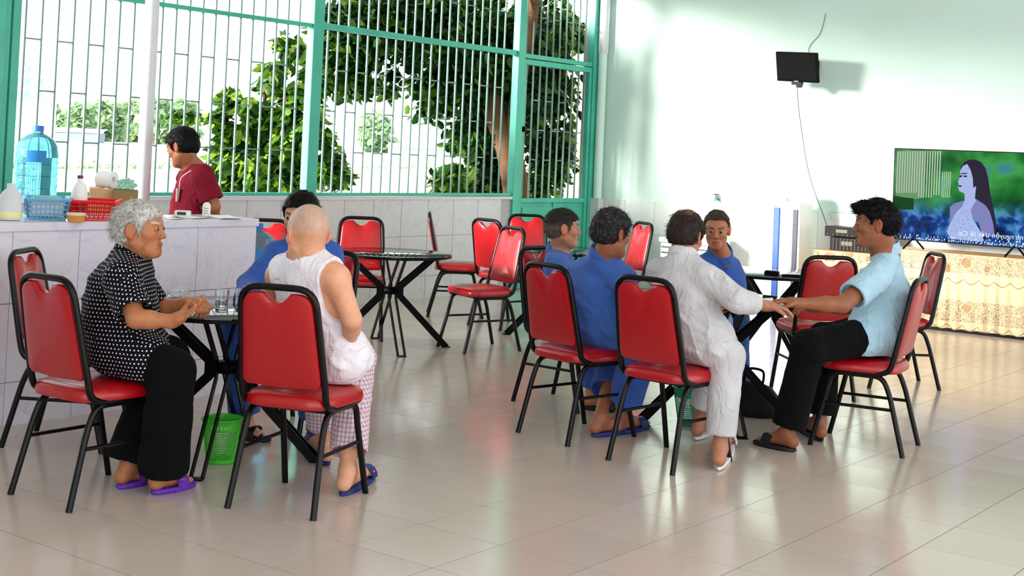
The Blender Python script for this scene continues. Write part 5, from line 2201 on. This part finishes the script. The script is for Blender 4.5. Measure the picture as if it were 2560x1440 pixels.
        for end, ax_ in ext:
            px, py, pz = X - end[0], Y - end[1], Z - end[2]
            h_ = px * ax_[0] + py * ax_[1] + pz * ax_[2]
            rr = np.sqrt(np.maximum(px ** 2 + py ** 2 + pz ** 2 - h_ ** 2, 0))
            near = np.sqrt(px ** 2 + py ** 2 + pz ** 2) < .12
            D = np.where(near, np.maximum(D, h_ + .0), D)
            rin = (sh.get('r', (.068, .062))[1] if sh['sleeve'] == 'short' else sh.get('cuff', .044)) - .011
            D = np.where(near & (h_ > -.035), np.maximum(D, rin - rr), D)
        if sh['sleeve'] == 'none':
            for s, sg in (('L', -1), ('R', 1)):
                q = P[s + 'S'] + Uc * .0 - Rt * sg * .012
                hole = ell(q - Uc * .05 + Rt * sg * .03, Rc, (.062, .155, .145))
                D = np.maximum(D, -hole.d(X, Y, Z))
        return D
    Vs, Fs = mesh_sdf(tp, lo3, hi3, .0058, post=post_s)
    so_ = put(sh.get('name', 'shirt'), Vs, Fs, sh['m'], root)
    tr_ = S['trousers']
    tpz = []
    r = tr_.get('r', (.102, .078, .066))
    cuts = []
    tpz.append(ell(P['P'] + U * .0, R3, (.175 * sw, .128 * fat, .115), .05))
    for s, hp_ in (('L', LH), ('R', RH_)):
        k_, a_ = P[s + 'K'], P[s + 'A']
        f_ = tr_.get('len', {}).get(s, .93)
        end = k_ + (a_ - k_) * f_
        ax_ = (a_ - k_) / np.linalg.norm(a_ - k_)
        tpz += [cap(hp_, k_, r[0], r[1], .05), cap(k_, end, r[1], r[2], .03)]
        cuts.append((end, ax_))
    lo4, hi4 = bounds(tpz, .04)
    top = P['P'] + U * .10

    def post_t(D, X, Y, Z):
        w_ = 1.0
        for end, ax_ in cuts:
            w_ = np.minimum(w_, np.clip(np.sqrt((X - end[0]) ** 2 + (Y - end[1]) ** 2 + (Z - end[2]) ** 2) / .22 - .35, .05, 1))
        D = D + folds(X, Y, Z, tr_.get('fold', .009), 8, (0, 0, 1)) * w_
        nr_ = np.sqrt((X - P['P'][0]) ** 2 + (Y - P['P'][1]) ** 2 + (Z - P['P'][2]) ** 2) < .26
        D = np.where(nr_, np.maximum(D, (X - top[0]) * U[0] + (Y - top[1]) * U[1] + (Z - top[2]) * U[2]), D)
        for end, ax_ in cuts:
            px, py, pz = X - end[0], Y - end[1], Z - end[2]
            h_ = px * ax_[0] + py * ax_[1] + pz * ax_[2]
            rr = np.sqrt(np.maximum(px ** 2 + py ** 2 + pz ** 2 - h_ ** 2, 0))
            near = np.sqrt(px ** 2 + py ** 2 + pz ** 2) < .13
            D = np.where(near, np.maximum(D, h_), D)
            D = np.where(near & (h_ > -.05), np.maximum(D, r[2] - .013 - rr), D)
        return D
    Vt, Ft = mesh_sdf(tpz, lo4, hi4, .0072, post=post_t)
    put('trousers', Vt, Ft, tr_['m'], root)
    # ---------- footwear
    fm = S.get('shoe')
    for s in 'LR':
        a_, t_ = P[s + 'A'], P[s + 'T']
        fd = (t_ - a_) * [1, 1, 0]
        fl_ = np.linalg.norm(fd)
        fd = fd / fl_
        sd2 = np.array([-fd[1], fd[0], 0])
        z0 = a_[2] - .045 - .030
        z1 = t_[2] - .020
        g = B()
        n = 28
        out = []
        for i in range(n):
            th_ = 2 * PI * i / n
            yy = math.cos(th_)
            xx = math.sin(th_)
            ln_ = (fl_ + .10) / 2
            wd_ = .046 + .006 * yy
            out.append((xx * wd_ * (1 if abs(xx) < 2 else 1), yy * ln_ + (fl_ - .018) / 2))
        vs_, fs_ = [], []
        for off, up_ in ((.9, -.022), (1, -.016), (1, -.004), (.94, 0)):
            for xx, yy in out:
                q = a_ + fd * (yy if off == 1 else (yy - fl_ / 2) * off + fl_ / 2) + sd2 * xx * off
                fr2 = min(1, max(0, (yy + .04) / (fl_ + .04)))
                vs_.append((q[0], q[1], z0 + (z1 - z0) * fr2 + up_ + .022 * 0))
        for j in range(3):
            for i in range(n):
                fs_.append((j * n + i, j * n + (i + 1) % n, (j + 1) * n + (i + 1) % n, (j + 1) * n + i))
        fs_ += [tuple(range(n - 1, -1, -1)), tuple(3 * n + i for i in range(n))]
        g.add(vs_, fs_)
        o = g.obj('sandal', fm[0], root, True)
        auto(o, 45)
        # strap over the instep
        ball = a_ + fd * (fl_ - .065)
        st_ = []
        for i in range(9):
            th_ = PI * i / 8
            st_.append(np.array([ball[0], ball[1], 0]) + sd2 * .046 * math.cos(th_) + np.array([0, 0, z1 + .0 + .048 * math.sin(th_)]))
        gg = B()
        vs2, fs2 = [], []
        for q in st_:
            for w in (-.03, .03):
                vs2.append(tuple(q + fd * w))
                vs2.append(tuple(q + fd * w + (q - np.array([ball[0], ball[1], z1])) * .09))
        for i in range(8):
            a0 = 4 * i
            fs2 += [(a0, a0 + 2, a0 + 6, a0 + 4), (a0 + 1, a0 + 5, a0 + 7, a0 + 3), (a0, a0 + 4, a0 + 5, a0 + 1), (a0 + 2, a0 + 3, a0 + 7, a0 + 6)]
        gg.add(vs2, fs2)
        if fm[1] == 'strap':
            auto(gg.obj('strap', fm[0], o, True), 60)
    return root, P, dict(H=H, HR=HR, Uc=Uc, Fc=Fc, Rt=Rt, org=org, U=U, Fw=Fw)


def mk_eye():
    m = mat('eye_m', (.7, .7, .7, 1), .12)
    t = NT(m)
    a = t.n('ShaderNodeAttribute')
    a.attribute_name = 'Col'
    t.l(a.outputs['Color'], t.b.inputs['Base Color'])


mk_eye()


def J(**kw):
    return {k: at(*v) for k, v in kw.items()}


def rel(phi):
    p = math.radians(phi)
    return np.array(FH) * math.cos(p) + np.array(RH) * math.sin(p)


def pz(u, t, z):
    a, b = at(u, 0, t), at(u, 1000, t)
    return a + (b - a) * ((z - a.z) / (b.z - a.z))


def flat(u, v):
    return on_plane(u, v, .097)


def flt(u, v):
    return on_plane(u, v, .042)


def foot_under(k, phi, back=0, ln=.17):
    d = Vector(rel(phi))
    a = Vector((k.x, k.y, .097)) - d * back
    t = a + d * ln
    t.z = .042
    return a, t


SKIN_OLD = (176, 116, 82)
# 1 elder in the dotted shirt
j = J(H=(350, 573, 5.80), N=(328, 642, 5.84), C=(297, 745, 5.86), RS=(305, 700, 5.66), LS=(330, 680, 6.02), RE=(340, 797, 5.50), RW=(432, 803, 5.50),
      LE=(385, 775, 6.05), LW=(470, 757, 5.98))
j['P'] = pz(312, 5.82, .60)
j['RK'], j['LK'] = pz(430, 5.64, .53), pz(418, 5.98, .53)
j['RA'], j['RT'], j['LA'], j['LT'] = flat(408, 1174), flt(470, 1192), flat(322, 1160), flt(372, 1180)
elder, _, E1 = person('elder with short grey hair in a black blouse with white dots, forearms over left table', dict(
    j=j, skin=(186, 122, 84), fat=1.2,
    head=dict(phi=98, pitch=2, s=1.02, hair=(196, 192, 186), mixc=(150, 145, 138), mixt=.62, th=.006, strands=3200, len=.024, lift=.1, flow=-.3, jag=.016, rough=.006, lump=.012, spots=1,
              line=[(-.12, -.075), (-.06, -.075), (-.035, -.05), (-.02, -.01), (.0, .0), (.018, -.018), (.030, -.01), (.042, .02), (.060, .040), (.09, .056)], brow=True),
    shirt=dict(m='dotted_cloth', sleeve='short', len=.86, r=(.074, .072), over=.5, zmin=.495, e=.026, collar=True, ch=.018, name='blouse', fold=.008),
    trousers=dict(m='black_cloth', r=(.105, .097, .108), len=dict(L=.99, R=.99)),
    hands=dict(R=dict(dir=at(487, 775, 5.48) - at(432, 803, 5.50), palm=(.1, -.3, 1), curl=12), L=dict(dir=at(520, 760, 5.9) - at(470, 757, 5.98), palm=(0, .2, -1), curl=58)),
    shoe=('purple', 'strap')))

# 2 bald man in tank top
j = J(H=(769, 584, 5.70), N=(765, 640, 5.72), C=(785, 765, 5.74), LS=(697, 690, 5.84), RS=(842, 697, 5.62), RE=(880, 800, 5.60), RW=(874, 862, 5.80), LE=(672, 775, 6.1), LW=(640, 765, 6.32))
j['P'] = pz(822, 5.88, .60)
j['RK'], j['LK'] = pz(888, 6.18, .54), pz(795, 6.3, .53)
j['RA'], j['RT'], j['LA'], j['LT'] = flat(868, 1178), flt(925, 1172), flat(815, 1108), flt(775, 1095)
person('bald man seen from behind in a white tank top and pink checked trousers', dict(
    j=j, skin=(222, 166, 134), fat=1.05, arm=1.05, sw=.98,
    head=dict(phi=-32, pitch=-4, s=1.06, hair=(180, 168, 160), style='bald', stubble=.72, stz=.015, brow=True),
    shirt=dict(m='white_cloth', sleeve='none', over=.30, zmin=.485, e=.023, name='tank_top', fold=.007, vw=.02),
    trousers=dict(m='check_cloth', r=(.099, .086, .084), len=dict(L=.80, R=.84)),
    hands=dict(R=dict(dir=at(905, 880, 6.0) - at(874, 862, 5.80), palm=(0, 0, -1), curl=20)),
    shoe=('sandal_blue', 'strap')))

# 3 man in blue behind the left table
j = J(H=(752, 541, 7.05), N=(757, 607, 7.14), C=(765, 700, 7.2), RS=(690, 640, 7.1), LS=(826, 640, 7.18), RE=(622, 712, 6.95), RW=(604, 752, 6.72), LE=(846, 735, 6.95), LW=(770, 752, 6.75))
j['P'] = pz(775, 7.3, .60)
j['RK'], j['LK'] = pz(594, 6.85, .54), pz(776, 6.8, .53)
j['RA'], j['RT'], j['LA'], j['LT'] = flat(612, 1048), flt(660, 1082), flat(786, 1050), flt(800, 1090)
person('black-haired man in blue long-sleeved clothes facing us behind the bald man', dict(
    j=j, skin=(206, 156, 124), fat=1.05, sw=1.05,
    head=dict(phi=196, pitch=-6, s=1.0, hair=(10, 9, 10), th=.013, strands=900, jag=.008, fine=True),
    shirt=dict(m='deep_blue_cloth', sleeve='long', collar=True, over=.3, zmin=.49, len=.96),
    trousers=dict(m='deep_blue_cloth', r=(.105, .085, .08), len=dict(L=.93, R=.93)),
    hands=dict(R=dict(dir=Vector((.5, -.6, -.1)), palm=(.6, 0, -.5), curl=35)),
    shoe=('sandal_black', 'strap')))

# 4 man in maroon standing behind the counter
j = J(H=(455, 368, 8.55), N=(486, 420, 8.62), C=(488, 492, 8.62), LS=(508, 442, 8.44), RS=(470, 446, 8.80), LE=(536, 516, 8.42), LW=(532, 570, 8.62), RE=(494, 522, 8.92), RW=(524, 575, 8.72))
j['P'] = pz(472, 8.6, .90)
dn = Vector(rel(-75))
sd_ = Vector(rel(-165))
j['LK'], j['RK'] = j['P'] * 1, j['P'] * 1
for s, q in (('L', 1), ('R', -1)):
    k = j['P'] + sd_ * .09 * q
    k.z = .48
    j[s + 'K'] = k
    a = Vector((k.x, k.y, .097)) - dn * .02
    j[s + 'A'] = a
    tt = a + dn * .16
    tt.z = .042
    j[s + 'T'] = tt
for k_ in list(j):
    v_ = j[k_] - Vector((0, 0, CH))
    z_ = j[k_].z
    j[k_] = Vector((0, 0, CH)) + v_ * 1.04
    if k_ in ('LK', 'RK', 'LA', 'RA', 'LT', 'RT'):
        j[k_].z = z_
mar, _, E4 = person('man in a maroon T-shirt with a name badge standing behind the counter looking down', dict(
    j=j, skin=(172, 112, 80), fat=1.15, hipdir=tuple(-sd_),
    head=dict(phi=-68, pitch=-20, s=1.0, hair=(10, 8, 9), th=.014, strands=900),
    shirt=dict(m='maroon_cloth', sleeve='short', len=.80, r=(.074, .07), hem=-.10, e=.018, vw=.006, vdrop=.012, name='t_shirt'),
    trousers=dict(m='black_cloth', r=(.10, .08, .075)),
    hands=dict(L=dict(dir=at(515, 580, 8.72) - at(532, 570, 8.62), palm=(-.6, .8, 0), curl=40, fine=False)),
    shoe=('sandal_black', 'strap')))
ob_ = V3(mar.location)
bp = V3(at(447, 487, 8.84)) - ob_
bdir = V3(rel(-75))
bs = np.cross(bdir, [0, 0, 1.])


def badge(pts, name, m, th=.004):
    vs = [bp + bs * x + np.array([0, 0, z]) + bdir * .0 for x, z in pts]
    vs += [v + bdir * th for v in vs]
    n = len(pts)
    return new_obj(name, vs, [tuple(range(n)), tuple(range(2 * n - 1, n - 1, -1))] + [(i, i + n, (i + 1) % n + n, (i + 1) % n) for i in range(n)], m, mar)


nbg = badge([(-.03, -.042), (.03, -.042), (.03, .042), (-.03, .042)], 'name_badge', 'paper')
for k_ in range(3):
    vs = [bp + bs * x + np.array([0, 0, z]) + bdir * .006 for x, z in ((-.022, .02 - .018 * k_), (.022, .02 - .018 * k_), (.022, .023 - .018 * k_), (-.022, .023 - .018 * k_))]
    new_obj('printed_line', vs, [(0, 1, 2, 3)], 'knob2', nbg)
cc = V3(at(480, 425, 8.79)) - ob_
B().tube(cat([cc, (cc + bp) / 2 + bdir * .03 + np.array([0, 0, .03]), bp + np.array([0, 0, .045])], 5), .003, 6).obj('lanyard', 'paper', mar, True)

# 5 man in blue at the far left of the right table
j = J(H=(1408, 571, 8.2), N=(1396, 636, 8.26), C=(1384, 735, 8.28), RS=(1388, 668, 8.06), LS=(1402, 660, 8.44), RE=(1425, 755, 7.98), RW=(1490, 775, 7.95), LE=(1440, 750, 8.45), LW=(1505, 760, 8.35))
j['P'] = pz(1402, 8.24, .60)
j['RK'], j['LK'] = pz(1512, 8.05, .53), pz(1518, 8.35, .53)
for s in 'LR':
    j[s + 'A'], j[s + 'T'] = foot_under(j[s + 'K'], 100, .05)
person('man with greying cropped hair in light blue shirt looking right past his neighbour', dict(
    j=j, skin=(190, 132, 100), head=dict(phi=82, pitch=0, s=.98, hair=(40, 37, 34), side=(84, 76, 70), th=.007, strands=1100, len=.012),
    shirt=dict(m='blue_cloth', sleeve='short', collar=True, over=.3, zmin=.49),
    trousers=dict(m='deep_blue_cloth', r=(.10, .08, .075)), shoe=('sandal_black', 'strap')))

# 6 broad-backed man in blue
j = J(H=(1530, 584, 7.25), N=(1506, 645, 7.32), C=(1490, 755, 7.38), LS=(1440, 690, 7.52), RS=(1562, 702, 7.22), RE=(1588, 790, 7.08), RW=(1660, 782, 7.3), LE=(1470, 790, 7.85), LW=(1565, 765, 7.85))
j['P'] = pz(1486, 7.42, .60)
j['RK'], j['LK'] = pz(1606, 7.22, .53), pz(1560, 7.8, .53)
j['RA'], j['RT'], j['LA'], j['LT'] = flat(1552, 1040), flt(1612, 1052), flat(1500, 1045), flt(1560, 1062)
person('broad man in royal blue shirt, back to us, thick dark hair, at right table', dict(
    j=j, skin=(168, 108, 80), fat=1.22, sw=1.12,
    head=dict(phi=52, pitch=-8, s=1.02, hair=(34, 32, 32), mixc=(84, 80, 78), mixt=.68, th=.014, strands=1800, len=.02),
    shirt=dict(m='blue_cloth', sleeve='long', collar=True, ch=.02, over=.36, zmin=.47, e=.02, fold=.011, len=.9),
    trousers=dict(m='deep_blue_cloth', r=(.112, .10, .095), len=dict(L=.72, R=.78)), shoe=('sandal_blue', 'strap')))

# 7 man in pale grey
j = J(H=(1715, 590, 6.98), N=(1708, 650, 6.92), C=(1700, 755, 6.88), LS=(1650, 685, 7.08), RS=(1772, 700, 6.76), RE=(1845, 752, 6.62), RW=(1912, 764, 6.85), LE=(1690, 800, 7.4), LW=(1800, 772, 7.45))
j['P'] = pz(1742, 6.84, .60)
j['RK'], j['LK'] = pz(1818, 6.72, .54), pz(1800, 7.2, .54)
j['RA'], j['RT'], j['LA'], j['LT'] = flat(1800, 1122), flt(1822, 1092), flat(1748, 1052), flt(1790, 1050)
person('man with thinning crown in pale grey jacket, back to us, reaching right', dict(
    j=j, skin=(178, 124, 98), fat=1.15, sw=1.05,
    head=dict(phi=34, pitch=-16, s=1.0, hair=(44, 36, 32), th=.011, strands=1500, crown=(0, -.05, .095), len=.018),
    shirt=dict(m='grey_cloth', sleeve='long', collar=True, ch=.02, over=.30, zmin=.485, e=.02, fold=.012, len=.55, r=(.072, .066), cuff=.056, name='jacket'),
    trousers=dict(m='grey_cloth', r=(.106, .088, .074), len=dict(L=.80, R=.86)),
    hands=dict(R=dict(dir=at(1968, 770, 6.9) - at(1912, 764, 6.85), palm=(0, 0, -1), curl=16)),
    shoe=('sandal_white', 'strap')))

# 8 thin-faced man facing the camera
j = J(H=(1792, 574, 8.45), N=(1800, 640, 8.56), C=(1796, 735, 8.66), RS=(1742, 672, 8.5), LS=(1822, 668, 8.76), RE=(1752, 762, 8.35), RW=(1790, 775, 8.0), LE=(1822, 752, 8.6), LW=(1800, 768, 8.15))
j['P'] = pz(1800, 8.75, .60)
j['RK'], j['LK'] = pz(1782, 8.25, .53), pz(1838, 8.25, .54)
j['LA'], j['LT'] = flat(1842, 985), flt(1852, 1015)
j['RA'], j['RT'] = flat(1790, 985), flt(1795, 1015)
P8 = j['P']
person('thin-faced old man facing us beside the grey jacket, in blue shirt and jeans', dict(
    j=j, skin=(178, 116, 82), head=dict(phi=192, pitch=-8, s=.98, thin=.92, hair=(60, 50, 46), side=(120, 110, 104), th=.006, strands=700, len=.008,
                                        line=[(-.12, -.06), (-.06, -.055), (-.035, -.04), (-.02, -.0), (.0, .01), (.018, .015), (.032, .05), (.05, .072), (.09, .078)]),
    shirt=dict(m='deep_blue_cloth', sleeve='long', collar=True, over=.2, zmin=.49),
    trousers=dict(m='jeans_cloth', r=(.10, .085, .08)), hands=dict(R=dict(curl=30), L=dict(curl=30)), shoe=('sandal_black', 'strap')))
cf = Vector(rel(190))
stl = empty('stool', 'low black stool under the thin-faced man, hidden behind the jeans', 'stool', (P8.x, P8.y, 0), math.atan2(-cf.x, cf.y))
B().box(-.15, .15, -.15, .15, .44, .475, .01).obj('seat', 'black_metal', stl)
for x in (-.12, .12):
    for y in (-.12, .12):
        B().tube([(x * 1.15, y * 1.15, 0), (x, y, .44)], .011).obj('leg', 'black_metal', stl)

# 9 man in polo shirt
j = J(H=(2188, 560, 7.35), N=(2216, 636, 7.40), C=(2216, 755, 7.42), LS=(2196, 690, 7.22), RS=(2226, 680, 7.60), LE=(2105, 762, 7.0), LW=(1992, 758, 6.95), RE=(2140, 768, 7.66), RW=(2040, 770, 7.6))
j['P'] = pz(2196, 7.42, .60)
j['LK'], j['RK'] = pz(2022, 7.12, .55), pz(2060, 7.5, .54)
j['LA'], j['LT'], j['RA'], j['RT'] = flat(1968, 1080), flt(1900, 1092), flat(2048, 1056), flt(1992, 1046)
person('stocky man with spiky black hair in pale blue polo shirt, seated before the television', dict(
    j=j, neckw=1.2, skin=(150, 94, 66), fat=1.32, sw=1.06, arm=1.12,
    head=dict(phi=-80, pitch=-3, s=1.06, hair=(6, 5, 6), th=.011, strands=1800, len=.026, lift=.9, flow=.5, jag=.012, rough=.012, lump=.014,
              line=[(-.12, -.055), (-.06, -.06), (-.035, -.05), (-.02, -.02), (.0, -.005), (.022, .0), (.034, .02), (.046, .040), (.06, .052), (.12, .056)],
              extra=[((0, .075, .088), (.045, .045, .022), .03)]),
    shirt=dict(m='polo_cloth', sleeve='short', len=.72, collar=True, ch=.03, r=(.078, .074), over=.2, zmin=.50, e=.016, fold=.009, name='polo_shirt'),
    trousers=dict(m='black_cloth', r=(.112, .092, .09), len=dict(L=.93, R=.9)),
    hands=dict(L=dict(dir=at(1918, 746, 6.95) - at(1992, 758, 6.95), palm=(0, 0, -1), curl=22, spread=.2)),
    shoe=('sandal_black', 'strap')))

# small patterned bag on the lap between the grey man and the jeans
pb_ = at(1797, 812, 7.55)
hb = empty('cloth_bag', 'small blue and white bag with black straps beside the grey jacket', 'bag', tuple(pb_), .6)
add_stripe_white('bag_pattern', rgb(70, 120, 200), rgb(226, 232, 244), 24)
bg_ = B().rbox(-.075, .075, -.05, .05, -.085, .07, .03).obj('bag_body', 'bag_pattern', hb, True)
B().strip([(-.03, -.054, -.085), (-.01, -.058, .07), (.03, 0, .10)], (0, -1, 0), .022, .004).strip([(.02, -.054, -.085), (.035, -.058, .07), (.05, 0, .10)], (0, -1, 0), .022, .004).obj('strap', 'black_metal', hb)
